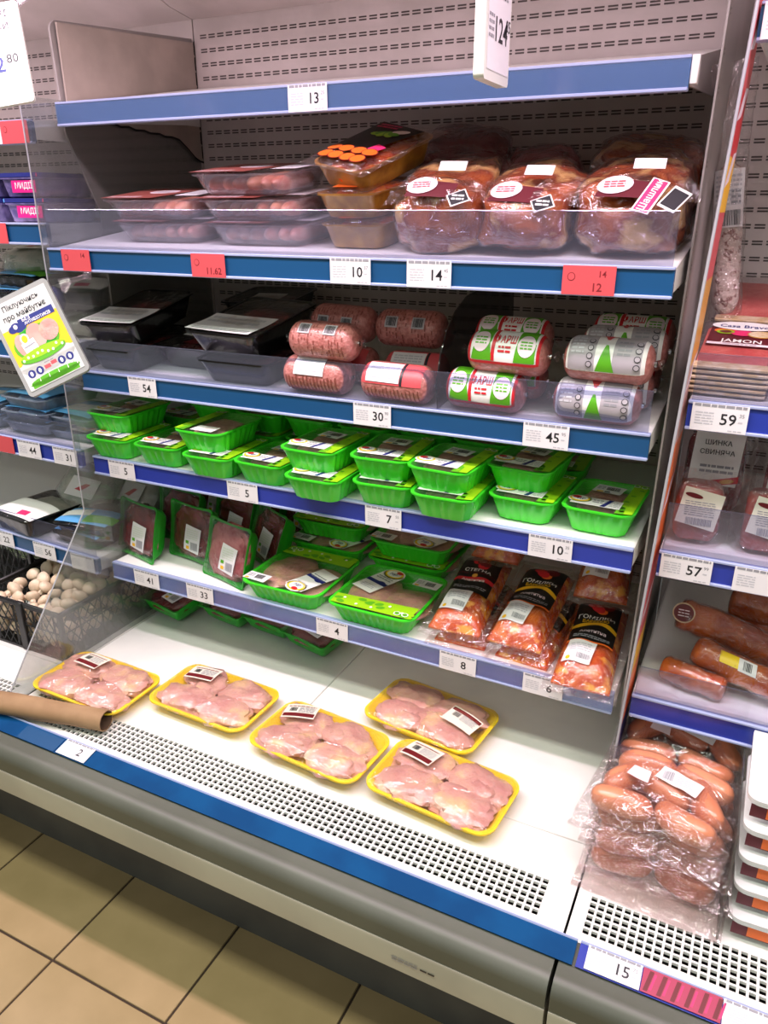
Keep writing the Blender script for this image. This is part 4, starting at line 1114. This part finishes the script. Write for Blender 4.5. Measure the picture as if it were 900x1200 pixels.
# salami upright in a clear bag
sa = thing('salami', 'long dry salami standing in a clear bag behind the ham packs', 'salami', (1.306, .250, 1.280), (R(-2), R(-6.5), 0))
b = B(); n = 20; rings = []
for k in range(30):
    z = .002+.245*k/29; e = min(1, ((k+.4)/3)**.5, ((29-k+.4)/3)**.5)
    r = .0215*e*(1+.10*noise.noise(Vector((0, 0, z*18))))
    rings.append([Vector((r*math.cos(2*PI*i/n)*(1+.08*noise.noise(Vector((math.cos(2*PI*i/n)*2, math.sin(2*PI*i/n)*2, z*30)))), r*math.sin(2*PI*i/n), z)) for i in range(n)])
b.loft(rings, 'salami'); b.build('sausage', sa, ang=70)
b = B(); rings = []
for k in range(24):
    z = -.004+.40*k/23; fl_ = max(0, (z-.25)/.14); rx = .026+.008*fl_; ry = .024*(1-fl_)+.003
    rings.append([Vector((rx*math.cos(2*PI*i/n)*(1+.05*math.sin(i*3+k)), ry*math.sin(2*PI*i/n)*(1+.06*math.sin(i*2.3+k*1.3)), z)) for i in range(n)])
b.loft(rings, 'film_bag', False, False); b.build('bag', sa, ang=70)
d = Dec(lambda u, v: (.0265*math.sin(u/.0265), -.0255*math.cos(u/.0265), v), eps=.0004, step=.005)
d.rect(-.028, .145, .026, .235, 'paper', 1); d.barcode(-.020, .148, .020, .172, 'ink', 2, 4); d.lines(-.022, .178, .02, .228, 7, 'ink_light', 2, 3); d.lines(.004, .18, .02, .205, 3, 'ink_grey', 2, 6)
d.build('label', sa)
lean({'flat packs of sliced ham'}, .02, 1.187, R(13), {'dark red card reading JAMON on the topmost ham pack'})
# vacuum packed ham blocks on the third shelf
def ham_block(label, loc, rot, seed, wd=.072, ht=.100, style='cream', m='ham'):
    t = thing('ham_block', label, 'ham pack', loc, rot, 'vacuum packed ham blocks')
    b = B(); b.blob((0, 0, ht/2), (wd/2, .034, ht/2), m, seed, .06, 1.5, 28, 18, power=.45); b.build('meat', t, ang=60)
    fb = B()
    def g(a, c):
        x = (a-.5)*wd*1.42; z = -.001+c*(ht+.022)
        y = -.037*max(0, 1-(abs(x)/(wd*.66))**6)-.002*noise.noise(Vector((x*60, z*40, seed)))
        if z > ht*.96: y *= max(.2, 1-(z-ht*.96)/.03)
        return (x, y, z)
    fb.grid(g, 22, 22, 'film_bag'); fb.build('bag', t)
    f = lambda u, v: (u, -.0385-.001*math.sin(u*50), v)
    d = Dec(f, eps=.0006)
    if style == 'cream':
        d.rect(-.028, ht*.30, .034, ht*.92, 'paper_cream', 1, rot=-.16); d.disc(-.008, ht*.82, .014, .004, 'dark_red', 2, 14, -.16)
        d.lines(-.020, ht*.48, .026, ht*.74, 7, 'ink_grey', 2, seed, .35); d.barcode(-.016, ht*.33, .024, ht*.45, 'ink_grey', 2, seed)
    else:
        d.rect(-.040, ht*.38, .040, ht*1.02, 'white_print', 1, rot=-.05); d.text('ШИНКА', .0, ht*.86, .0085, 'ink', 2); d.text('СВИНЯЧА', .0, ht*.75, .0085, 'ink', 2)
        d.lines(-.025, ht*.5, .03, ht*.62, 2, 'ink_grey', 2, seed); d.quad([(-.04, ht*.30), (.04, ht*.42), (.04, ht*.50), (-.02, ht*.40)], 'red', 3); d.disc(.022, ht*.43, .012, .004, 'gold', 4, 12, .2)
    d.build('label', t)
    return t
e0 = ham_block('vacuum packed ham block with cream label above tag 57', (1.322, .062, .9355), (R(-6), 0, R(2)), 1)
ham_block('vacuum packed ham block with cream label at the right picture edge', (1.432, .060, .9355), (R(-6), 0, R(-3)), 3, .082, .100)
ham_block('dark ham block with white label reading ШИНКА behind the front ham', (1.332, .205, .9355), (R(-6), 0, R(4)), 5, .100, .155, 'white', 'liver')
ham_block('dark ham block at the back right behind the cream labelled ham', (1.465, .215, .9355), (R(-8), 0, R(-6)), 7, .10, .13, 'white', 'liver_pink')
# smoked sausages on the lowest right shelf
def smoked_piece(label, pts, r, seed, disc=False, sticker=False, lab=None):
    t = thing('smoked_sausage', label, 'smoked sausage', pts[0], (0, 0, 0), 'smoked sausages in clear film')
    P0 = Vector(pts[0]); q = [Vector(p)-P0 for p in pts]
    def cr(k):
        n_ = len(q)-1; x = k*n_; i = min(int(x), n_-1); f_ = x-i; return q[i].lerp(q[i+1], f_*f_*(3-2*f_) if n_ > 1 else f_)
    path = [cr(k/16) for k in range(17)]; rad = [r*min(1, ((k+.5)/2.2)**.5, ((16-k+.5)/2.2)**.5)*(1+.14*noise.noise(Vector((k*.5, seed, 0)))) for k in range(17)]
    B().tube(path, rad, 'smoked', 18).build('sausage', t, ang=70)
    B().tube(path, [a*1.05+.001 for a in rad], 'film_bag', 18).build('film', t, ang=70)
    if disc:
        ax = (path[1]-path[0]).normalized(); c = path[0]-ax*.002
        u_ = ax.cross(Vector((0, 0, 1))).normalized(); v_ = u_.cross(ax)
        d = Dec(lambda u, v: c+Vector((0, -.022, .012))+u*Vector((.94, .0, .0))+v*Vector((0, .35, .93)), eps=.0006)
        d.disc(.012, .0, .021, .019, 'crust_beige', 1, 24); d.disc(.012, .0, .0185, .0165, 'dark_red', 2, 24); d.lines(.002, -.008, .022, .008, 3, 'pinkwhite', 3, 2, .35)
        d.build('round_label', t)
    if sticker:
        k = 9; c = path[k]; ax = (path[k+1]-path[k-1]).normalized(); up = Vector((0, -.6, .8)); si = ax
        d = Dec(lambda u, v: c+si*u+(Vector((0, -.66, .75))*math.cos(v/r)+Vector((0, .75, .66))*math.sin(v/r))*r*1.12, eps=.0006, step=.005)
        d.rect(-.028, -.008, .004, .012, 'yellow_bright', 1); d.rect(.004, -.010, .034, .012, 'paper', 1); d.barcode(.012, -.006, .026, .008, 'ink', 2, 2)
        d.build('sticker', t)
    return t
zc3 = .653
smoked_piece('smoked sausage end with round dark red label', [(1.316, .135, zc3+.100), (1.40, .15, zc3+.075), (1.53, .155, zc3+.032)], .030, 1, disc=True)
smoked_piece('smoked sausage with yellow and white sticker lying across', [(1.352, .085, zc3+.062), (1.42, .075, zc3+.045), (1.52, .055, zc3+.031)], .026, 2, sticker=True)
smoked_piece('short smoked piece at the front of the lowest right shelf', [(1.306, .060, zc3+.024), (1.36, .045, zc3+.022), (1.415, .035, zc3+.020)], .022, 3)
smoked_piece('smoked sausage at the back under other bags', [(1.40, .27, zc3+.085), (1.47, .26, zc3+.08), (1.58, .25, zc3+.06)], .032, 4)
smoked_piece('smoked sausage lying flat at the back of the lowest right shelf', [(1.36, .25, zc3+.03), (1.45, .25, zc3+.03), (1.58, .23, zc3+.03)], .029, 5)
# bags of thick sausages stacked on the deck
swm = [capsule(.098, .0225, 'wurst', 14, b_).mesh('sausage') for b_ in (0, .8, -1.0)]
def sausage_bag(label, loc, rot, seed, lab=True):
    t = thing('sausage_bag', label, 'sausage bag', loc, rot, 'clear bags of thick sausages on the deck')
    rnd = random.Random(seed); wd, dp = .196, .17
    spots = [(-.048, -.050, .12), (.048, -.048, -.2), (-.062, .004, .9), (.000, .010, -.3), (.064, .012, -1.0), (-.04, .052, .1), (.05, .055, -.15)]
    for k, (x, y, a) in enumerate(spots):
        link('sausage', swm[k % 3], t, (x+rnd.uniform(-.003, .003), y+rnd.uniform(-.003, .003), .0245), (0, 0, a+rnd.uniform(-.12, .12)))
    def hgt(x, y):
        e = max(0, 1-(abs(x)/.112)**4)*max(0, 1-(abs(y)/.092)**4)
        return .004+.0450*e**.5+.0025*noise.noise(Vector((x*45, y*45, seed)))
    fb = B()
    fb.grid(lambda a, c: ((a-.5)*(wd+.034), (c-.5)*(dp+.05)-.006, hgt((a-.5)*(wd+.034), (c-.5)*(dp+.05))), 26, 24, 'film_bag'); fb.build('bag_top', t)
    fb = B(); fb.grid(lambda a, c: ((a-.5)*(wd+.034), (c-.5)*(dp+.05)-.006, .0008+.001*math.sin(a*9+c*7)), 6, 6, 'film_bag'); fb.build('bag_bottom', t)
    if lab:
        d = Dec(lambda u, v: (u, v, hgt(u, v)+.002), eps=.0006, step=.006)
        d.rect(-.012, -.004, .056, .028, 'paper', 1, rot=-.22); d.barcode(-.004, .004, .012, .024, 'ink_grey', 2, seed); d.lines(.016, .0, .046, .020, 5, 'ink_light', 2, seed)
        d.quad([(-.056, -.012), (-.020, -.018), (-.022, .010), (-.050, .012)], 'pinkwhite', 1)
        d.build('label', t)
    return t
zd0 = ZD+.001
w0 = sausage_bag('bag of sausages at the bottom of the deck stack', (1.357, -.150, zd0), (0, 0, R(-3)), 1)
for lab, y, z, rx, rz in (('bag of sausages second from the bottom of the deck stack', -.142, .0405, 1, 2), ('bag of sausages third from the bottom of the deck stack', -.132, .081, 1, -2)):
    dup(w0, lab, (1.356, y, zd0+z), (R(rx), 0, R(rz)))
sausage_bag('bag of sausages with white label on top of the deck stack', (1.348, -.150, zd0+.122), (R(4), R(-1), R(-8)), 4)
dup(w0, 'bag of sausages leaning at the back behind the top bag', (1.362, .045, zd0+.105), (R(24), 0, R(-4)))
dup(w0, 'bag of sausages lying flat at the back of the deck stack', (1.362, .080, zd0), (0, 0, R(3)))
dup(w0, 'bag of sausages second layer at the back of the deck stack', (1.362, .078, zd0+.05), (0, 0, R(-3)))
# white boxes with wine red sleeves at the right edge
def white_box(label, loc, rz, rx=0):
    t = thing('white_box', label, 'food box', loc, (R(rx), 0, R(rz)), 'white boxes with wine red sleeves')
    tray_mesh(.15, .19, .038, .018, 'box_white', .0016, .86, .006, .008, pitch=.012).build('tray', t)
    B().prism([(p.x, p.y) for p in rrect(.15, .19, .018, 5)], 'z', .0385, .0435, 'box_white').build('lid', t)
    b = B(); b.box(-.0755, .0755, -.03, .075, -.001, 0, 'wine'); 
    d = Dec(plane_z(.0437), eps=.0005); d.rect(-.055, -.07, .06, .06, 'paper', 1); d.lines(-.045, -.05, .05, .05, 6, 'ink_light', 2, 3); d.disc(.02, -.055, .020, .008, 'wine', 3); d.disc(.02, -.055, .014, .005, 'gold', 4)
    d.build('print', t)
    d = Dec(plane_front(0, -.0895, .022), eps=.0005); d.rect(-.068, -.012, .055, .011, 'wine', 1); d.rect(-.046, -.010, .052, .009, 'orange', 2); d.build('sleeve', t)
    return t
x0 = white_box('white food box at the bottom of the right edge stack', (1.541, -.155, zd0), 2)
for k, nm in enumerate(('second', 'third', 'fourth', 'fifth')):
    dup(x0, 'white food box, '+nm+' from the bottom at the right edge', (1.541, -.140+.012*k, zd0+.0445*(k+1)), (0, 0, R(2-k)))

# ================================================================== LEFT CASE PRODUCTS
def mussel(label, loc, rz):
    t = thing('mussel_pack', label, 'seafood pack', loc, (0, 0, R(rz)), 'purple mussel packs')
    tray_mesh(.13, .16, .040, .015, 'mussel_pack', .0, .9, .003, .012).build('tub', t)
    b = B(); b.prism([(p.x, p.y) for p in rrect(.132, .162, .016, 4)], 'z', .0405, .049, 'navy'); b.build('lid', t)
    d = Dec(plane_front(0, -.0785, .022), eps=.0008); d.rect(-.022, -.012, .052, .012, 'magenta', 1); d.text('МИДІЇ', .016, .001, .012, 'white_print', 2)
    d.rect(-.06, .019, .0, .026, 'sky', 1); d.rect(.002, .019, .06, .026, 'pink', 1); d.build('print', t)
    return t
u0 = mussel('purple mussel pack, lower, touching the clear divider', (-.100, .085, 1.4255), 1)
dup(u0, 'purple mussel pack, upper, touching the clear divider', (-.103, .085, 1.4755), (0, 0, R(-1)))
dup(u0, 'purple mussel pack, lower, at the left picture edge', (-.245, .085, 1.4255), (0, 0, R(0)))
dup(u0, 'purple mussel pack, upper, at the left picture edge', (-.245, .085, 1.4755), (0, 0, R(2)))
def pink_pack(label, loc):
    t = thing('pink_pack', label, 'food pack', loc, (0, 0, 0), 'pale pink packs behind the mussels')
    B().bbox(-.05, .05, -.075, .075, 0, .042, 'pink_soft', .008, 2).build('pack', t); B().box(-.03, .03, -.0757, -.0751, .008, .034, 'pinkwhite').build('label', t); return t
v0 = pink_pack('pale pink pack, lower, behind the mussel packs', (-.066, .26, 1.4255)); dup(v0, 'pale pink pack, upper, behind the mussel packs', (-.064, .262, 1.468))
def fish_tray(label, loc, rz, m1, m2, prints, group, sz=(.16, .2, .03)):
    t = thing('fish_tray', label, 'fish tray', loc, (0, 0, R(rz)), group)
    tray_mesh(sz[0], sz[1], sz[2], .02, m1, .001, .88, .005, .010).build('tray', t)
    B().blob((0, 0, sz[2]*.62), (sz[0]*.42, sz[1]*.42, sz[2]*.5), m2, 4, .15, 2, 20, 12, power=.8).build('fish', t)
    dome(sz[0]-.002, sz[1]-.002, sz[2]+.0006, .010, 'film', 10, 12, 2, .002).build('film', t)
    d = Dec(lambda u, v: (u, v, sz[2]+.0025+.010*(1-min(1, abs(2*u/sz[0]))**4)*(1-min(1, abs(2*v/sz[1]))**4)), eps=.0006)
    for k, (a, b_, c, e, m) in enumerate(prints): d.rect(a*sz[0], b_*sz[1], c*sz[0], e*sz[1], m, 1+k, rot=.1*k)
    d.build('label', t)
    return t
pr1 = [(-.45, -.42, .45, .1, 'sky'), (-.3, -.3, .2, -.05, 'white_print'), (-.4, .15, .4, .3, 'white_print')]
fA = fish_tray('flat fish tray with blue film, bottom of the stack at tag 44', (-.225, .10, .935), 0, 'fish_grey', 'fish_blue', pr1, 'fish trays with blue film')
for lab, x, y, z in (('flat fish tray with blue film, second at tag 44', -.225, .10, .034), ('flat fish tray with blue film, topmost at tag 44', -.222, .105, .068), ('flat fish tray with blue film, lower, touching the divider', -.095, .12, 0), ('flat fish tray with blue film, upper, touching the divider', -.095, .12, .034), ('flat fish tray with blue film at the left picture edge', -.40, .10, 0), ('flat fish tray with blue film, upper at the left picture edge', -.40, .10, .034)):
    dup(fA, lab, (x, y, .9335+z-.014*(x+.4)/.4), (0, 0, R(random.uniform(-4, 4))))
pr2 = [(-.45, -.45, .45, -.05, 'sky'), (.0, -.4, .5, -.22, 'leaf'), (-.45, -.3, .0, -.12, 'white_print')]
LZ = LSZ(-.1)
fB = fish_tray('black fish tray with blue and green label behind the divider edge', (-.105, .10, LZ+.032), 8, 'black_tray', 'black_tray', pr2, 'black fish trays', (.17, .2, .03))
dup(fB, 'black fish tray underneath the blue and green labelled one', (-.11, .10, LZ), (0, 0, R(-3)))
fC = fish_tray('black tray with white paper label at the left picture edge', (-.30, .07, LSZ(-.3)+.001), -6, 'black_tray', 'pack_green', [(-.4, -.45, .5, .0, 'white_print'), (.1, -.4, .3, -.3, 'pink')], 'black fish trays', (.17, .2, .05))
def vac(label, loc, rot, m, seed, group, rad=(.075, .05, .028), prints=('white_print', 'tag_red')):
    t = thing('vacuum_pack', label, 'vacuum pack', loc, rot, group)
    B().blob((0, 0, rad[2]), rad, m, seed, .2, 1.8, 22, 14, power=.8).build('content', t)
    B().blob((0, 0, rad[2]), tuple(r*1.05 for r in rad), 'film_bag', seed, .2, 1.8, 22, 14, power=.8).build('film', t)
    d = Dec(lambda u, v: (u, v-rad[1]*.2, rad[2]*2.10), eps=.0008); d.rect(-rad[0]*.5, -rad[1]*.4, rad[0]*.5, rad[1]*.4, prints[0], 1); d.quad([(-.02, -.01), (.0, -.012), (.02, .012), (.004, .012)], prints[1], 2); d.build('label', t)
    return t
vA = vac('pale green bagged fish leaning above the black trays', (-.235, .20, LSZ(-.2)+.055), (R(40), R(8), R(10)), 'pack_green', 2, 'pale vacuum packs of fish', (.085, .075, .03))
dup(vA, 'pale green bagged fish at the back near the divider', (-.10, .27, LZ+.05), (R(48), 0, R(-10)))
dup(vA, 'pale green bagged fish on top of the tray stack behind the poster', (-.20, .12, 1.312), (R(8), 0, R(14)))
dup(vA, 'pale green bagged fish on the shelf behind the poster, right', (-.105, .14, 1.174), (R(6), 0, R(-12)))
for k, nm in enumerate(('lowest', 'second', 'third', 'topmost')): dup(fB, 'black fish tray in the stack behind the poster, '+nm, (-.205+.004*k, .115, 1.174+.0345*k), (0, 0, R(3-3*k)))
dup(fC, 'black tray on top of the packs behind the poster', (-.12, .16, 1.238), (R(6), 0, R(20)))
bl = thing('blue_tape_ring', 'blue plastic ring near the poster top', 'ring', (-.085, .03, 1.262))
b = B(); rings = []
for k in range(24):
    a = 2*PI*k/24; c = Vector((.028*math.cos(a), 0, .028*math.sin(a)))
    rings.append([c+Vector((c.x, 0, c.z)).normalized()*.003*math.cos(j*PI/4)+Vector((0, .012*math.sin(j*PI/4), 0)) for j in range(8)])
b.loft(rings+[rings[0]], 'navy', False, False); b.build('ring', bl, (0, 0, 0))

# mushroom crates
def crate(label, x0, x1, y0, y1, z0, z1, post=None):
    t = thing('plastic_crate', label, 'crate', ((x0+x1)/2, (y0+y1)/2, z0), (0, 0, 0), 'black plastic crates')
    W, D, H = (x1-x0)/2, (y1-y0)/2, z1-z0
    b = B()
    for a in ((-W, W, -D, -D+.010), (-W, W, D-.010, D), (-W, -W+.010, -D, D), (W-.010, W, -D, D)):
        b.bbox(a[0], a[1], a[2], a[3], H-.014, H, 'crate_black', .003, 1)
    b.build('rim', t)
    b = B(); b.box(-W, W, -D, D, 0, .006, 'crate_black'); b.build('base', t)
    for sx in (-1, 1):
        for sy in (-1, 1):
            B().bbox(sx*W-.012*(sx > 0)-(0 if sx > 0 else 0), sx*W+.012*(sx < 0), sy*D-.012*(sy > 0), sy*D+.012*(sy < 0), .0, H-.01, 'crate_black', .002, 1).build('corner_post', t)
    def lattice(P, L_):
        b = B(); n = int(L_/.024)
        for k in range(-4, n+1):
            for s in (1, -1):
                a = k*.024; c = a+.075
                if s < 0: a, c = c, a
                pts = [(a, .004), (c, H-.012)]
                # clip to the panel
                (s0, q0), (s1, q1) = pts
                def cl(s_, q_, so, qo):
                    if s_ < 0: q_ = q_+(0-s_)*(qo-q_)/(so-s_) ; s_ = 0
                    if s_ > L_: q_ = q_+(L_-s_)*(qo-q_)/(so-s_); s_ = L_
                    return s_, q_
                if max(s0, s1) <= 0 or min(s0, s1) >= L_: continue
                A = cl(s0, q0, s1, q1); C_ = cl(s1, q1, s0, q0)
                b.tube([P(*A), P(*C_)], .0016, 'crate_black', 4)
        b.tube([P(0, H*.55), P(L_, H*.55)], .0024, 'crate_black', 4)
        k = .06
        while k < L_: b.tube([P(k, 0), P(k, H-.01)], .0028, 'crate_black', 4); k += .07
        b.build('lattice_side', t)
    lattice(lambda s_, q: (-W+s_, -D+.003, q), 2*W); lattice(lambda s_, q: (-W+s_, D-.003, q), 2*W)
    lattice(lambda s_, q: (-W+.003, -D+s_, q), 2*D); lattice(lambda s_, q: (W-.003, -D+s_, q), 2*D)
    if post:
        B().bbox(post-.011-(x0+x1)/2, post+.011-(x0+x1)/2, -D-.004, -D+.008, .0, H+.002, 'crate_black', .002, 1).build('corner_post', t)
    return t
crate('black lattice crate full of white mushrooms beside the clear divider', -.318, -.022, -.150, .330, ZD+.001, .556, -.160)
crate('black lattice crate of bagged greens left of the mushrooms', -.72, -.328, .03, .46, ZD+.001, .600)
def mushroom_mesh(seed):
    b = B(); b.blob((0, 0, .006), (.0195, .0195, .0135), 'mushroom', seed, .10, 1.2, 14, 9)
    b.tube([(0, 0, -.016), (.001, 0, .0)], [.0085, .007], 'mushroom', 8); return b.mesh('mushroom')
mm = [mushroom_mesh(k) for k in range(4)]
rnd = random.Random(12); cnt = 0
desc = {}
for layer in range(3):
    for i in range(9):
        for j in range(12):
            x = -.385+.040*i+rnd.uniform(-.008, .008)+(layer % 2)*.018; y = -.125+.038*j+rnd.uniform(-.008, .008)+(layer % 2)*.016
            heap = .020*math.sin(PI*max(0, min(1, (y+.12)/.40)))+.006*noise.noise(Vector((x*14, y*14, 3)))
            if layer < 2 and not (x > -.085 or y < -.088): continue        # hidden inside the heap
            if x > -.045 or x < -.292 or y > .305: continue
            z = ZD+.034+.034*layer+heap*(layer == 2)*1.3
            s = rnd.uniform(.85, 1.15)
            o = link('mushroom', mm[cnt % 4], None, (x, y, z), (rnd.uniform(-1.2, 1.2), rnd.uniform(-1.2, 1.2), rnd.uniform(0, 6)))
            o.scale = (s, s, s)
            tag(o, 'white button mushroom heaped in the black lattice crate', 'mushroom', 'mushrooms heaped in the crate'); cnt += 1
gp = vac('bag of green leaves with white label in the rear crate', (-.425, .14, .530), (R(10), 0, R(12)), 'greens', 3, 'bagged greens', (.085, .075, .04), ('white_print', 'sky'))
dup(gp, 'bag of green leaves at the back of the rear crate', (-.43, .33, .530), (R(8), 0, R(-14)))

# ================================================================== SIGNS, CLIPS, PAPER ROLL
def frame_basis(tl, tr, bl):
    X = (Vector(tr)-Vector(tl)); Y = (Vector(tl)-Vector(bl)); wd, ht = X.length, Y.length
    x = X.normalized(); z = x.cross(Y).normalized(); y = z.cross(x)
    c = Vector(tl)+X/2-Y/2
    m = Matrix((x, y, z)).transposed().to_4x4(); m.translation = c
    return m, wd, ht
m_, wd, ht = frame_basis((-.025, -.175, 1.276), (.072, -.101, 1.331), (.071, -.208, 1.097))
po = thing('poster_card', 'tilted framed poster showing a chicken tray, clipped to the second shelf', 'poster'); po.matrix_world = m_
b = B(); w2, h2_ = wd/2, ht/2
b.prism([(p.x, p.y) for p in rrect(wd, ht, .010, 5)], 'z', -.008, .002, 'frame_grey'); b.build('frame', po)
d = Dec(plane_z(.0022), eps=.0003)
iw, ih = w2-.008, h2_-.010
d.rect(-iw, -ih, iw, ih, 'poster_white', 1)
d.rect(-iw, -ih*.42, iw, ih*.40, 'yellow', 2); d.disc(0, -ih*.52, iw*1.0, ih*.24, 'poster_white', 3, 26); d.rect(-iw, -ih, iw, -ih*.50, 'poster_white', 3)
d.text('Піклуючись', .0, ih*.84, .0115, 'ink', 4, 0, .86); d.text('про майбутнє', .0, ih*.63, .0115, 'ink', 4, 0, .86)
d.rect(-.022, ih*.34, iw*.92, ih*.52, 'navy', 4); d.text('БЕЗ', -.004, ih*.475, .007, 'white_print', 5); d.text('АНТИБІОТИКІВ', .018, ih*.385, .0062, 'white_print', 5, 0, .85)
for k in range(5): d.disc(-.036+.006*k, ih*(.37+.04*math.sin(k*2)), .010, .008, 'navy', 4+.1*k, 14)
d.disc(-.030, ih*.40, .004, .005, 'white_print', 6, 12)
d.disc(-.004, -ih*.06, .048, .034, 'leaf', 4, 24); d.disc(-.004, -ih*.04, .043, .029, 'green_tray_dark', 5, 24)
d.disc(-.030, -ih*.05, .016, .026, 'pink_soft', 6, 16, .2); d.disc(.000, ih*.04, .019, .027, 'pink_soft', 6.3, 16); d.disc(.028, ih*.05, .020, .022, 'chicken', 6.6, 16, -.3)
d.rect(-.034, -ih*.22, -.006, ih*.02, 'white_print', 7, .12); d.disc(-.024, ih*.08, .009, .012, 'white_print', 7, 14); d.disc(-.024, ih*.08, .006, .008, 'yellow', 8, 14)
d.rect(-.032, -ih*.10, -.008, -ih*.07, 'ink_grey', 8, .12)
d.disc(-.002, -ih*.34, .049, .014, 'leaf', 7, 22); d.disc(-.002, -ih*.30, .047, .009, 'lime', 8, 22)
rnd = random.Random(3)
for k in range(9): d.disc(-.044+k*.0105, -ih*.32+rnd.uniform(-.005, .005), .0025, .003, 'white_print', 9, 8)
for u in (-.042, -.024, .024, .042):
    d.disc(u, -ih*.66, .0078, .0085, 'navy', 4, 16); d.disc(u, -ih*.66, .003, .005, 'white_print', 5, 10)
d.rect(-.013, -ih*.69, .000, -ih*.61, 'tag_red', 4); d.rect(.002, -ih*.66, .014, -ih*.58, 'tag_red', 4); d.lines(-.010, -ih*.57, .010, -ih*.53, 1, 'ink_grey', 4, 2)
d.disc(0, -ih*.88, iw*.92, ih*.10, 'leaf', 4, 24); d.rect(-iw*.86, -ih*.98, iw*.86, -ih*.86, 'leaf', 4)
for k in range(16): d.quad([(-iw*.9+k*.0068, -ih*.88), (-iw*.9+k*.0068+.0016, -ih*.88), (-iw*.9+k*.0068+.002, -ih*.70-rnd.uniform(0, .008))], 'leaf' if k % 3 else 'white_print', 5)
d.build('print', po)
cl = thing('poster_clip', 'clear plastic rod clip holding the poster at the second shelf rail', 'clip')
b = B(); b.tube([(.118, -.049, 1.327), (.095, -.075, 1.318)], .0045, 'clear_tray', 8); b.tube([(.095, -.075, 1.318), (.083, -.092, 1.314)], .008, 'clear_tray', 8); b.build('rod', cl)
b = B(); b.tube([(.092, -.078, 1.319), (.090, -.090, 1.298)], [.009, .006], 'clear_tray', 8); b.build('jaw', cl)
b = B(); b.bbox(.108, .128, -.052, -.046, 1.320, 1.334, 'clear_tray', .001, 1); b.build('hook', cl)

# hanging flag tag '124 85' above the top shelf
hp_ = thing('hanging_price_sign', 'white framed price sign reading 124, seen edge on above the top shelf', 'price sign', (1.0025, -.144, 1.690))
b = B(); b.prism([(-p.x, p.y) for p in rrect(.100, .165, .006, 4)], 'x', -.014, 0, 'frame_white'); b.build('frame', hp_)
d = Dec(lambda u, v: (.0003, u, v), eps=.0003)
d.rect(-.041, -.070, .045, .076, 'paper', 1)
d.text('124', .008, -.024, .028, 'ink', 2, 0, .95); d.text('85', .037, -.014, .014, 'ink', 2); d.lines(-.038, -.036, -.018, -.006, 4, 'ink_grey', 2, 3); d.text('Свинина', .002, .018, .011, 'ink_grey', 2); d.build('print', hp_)
B().tube([(-.007, 0, .082), (-.007, 0, .395)], .002, 'chrome', 6).build('hanger', hp_)
# hanging sign '.. 80' at the top left corner
m_, wd, ht = frame_basis((.084, -.231, 1.755), (.184, -.174, 1.774), (.127, -.275, 1.600))
hs = thing('hanging_price_sign', 'white price sign ending in 80 at the top left picture corner', 'price sign'); hs.matrix_world = m_
b = B(); b.prism([(p.x, p.y) for p in rrect(wd, ht, .006, 4)], 'z', -.006, 0, 'frame_white'); b.build('frame', hs)
d = Dec(plane_z(.0003), eps=.0003); d.rect(-wd*.46, -ht*.46, wd*.46, ht*.46, 'paper', 1)
d.text('62', .004, -.018, .026, 'navy', 2); d.text('80', .035, -.010, .015, 'ink', 2); d.text('грн', .037, -.026, .005, 'ink_grey', 2)
d.text('ГОМІЛКИ', .002, .044, .011, 'ink', 2); d.text('КУРЯЧІ', .010, .064, .011, 'ink', 2); d.build('print', hs)
b = B(); b.tube([(wd*.30, ht*.42, -.004), (wd*.62, ht*.56, -.01), (wd*.75, ht*.60, -.02)], .006, 'clear_tray', 8); b.build('clip', hs)
B().tube([(wd*.1, ht*.5, -.004), (wd*.1+.03, ht*.5+.40, -.06)], .002, 'chrome', 6).build('hanger', hs)

# brown paper roll lying over the grille
tu = thing('paper_roll', 'crumpled brown paper roll lying across the grille at lower left', 'paper roll', (0, 0, ZD+.026))
rings = []; inner = []; n = 22
for k in range(28):
    s_ = k/27; c = Vector((-.34+.60*s_, -.425+.125*s_, .0))
    ax = Vector((.60, .125, 0)).normalized(); sd = Vector((-ax.y, ax.x, 0))
    r = .0265-.003*s_; rr_ = []
    for i in range(n):
        a = 2*PI*i/n; q = r*(1+.07*noise.noise(Vector((math.cos(a)*1.4, math.sin(a)*1.4, s_*5)))+.03*noise.noise(Vector((math.cos(a)*4, math.sin(a)*4, s_*16))))
        rr_.append(c+sd*q*1.06*math.cos(a)+Vector((0, 0, q*.92*math.sin(a))))
    rings.append(rr_)
b = B(); b.loft(rings, 'cardboard', True, False)
e_ = rings[-1]; cc = sum(e_, Vector())/n
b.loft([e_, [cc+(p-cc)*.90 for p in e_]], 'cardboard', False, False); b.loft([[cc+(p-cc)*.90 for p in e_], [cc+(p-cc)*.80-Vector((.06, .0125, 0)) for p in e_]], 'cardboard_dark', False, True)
b.build('roll', tu, ang=70)
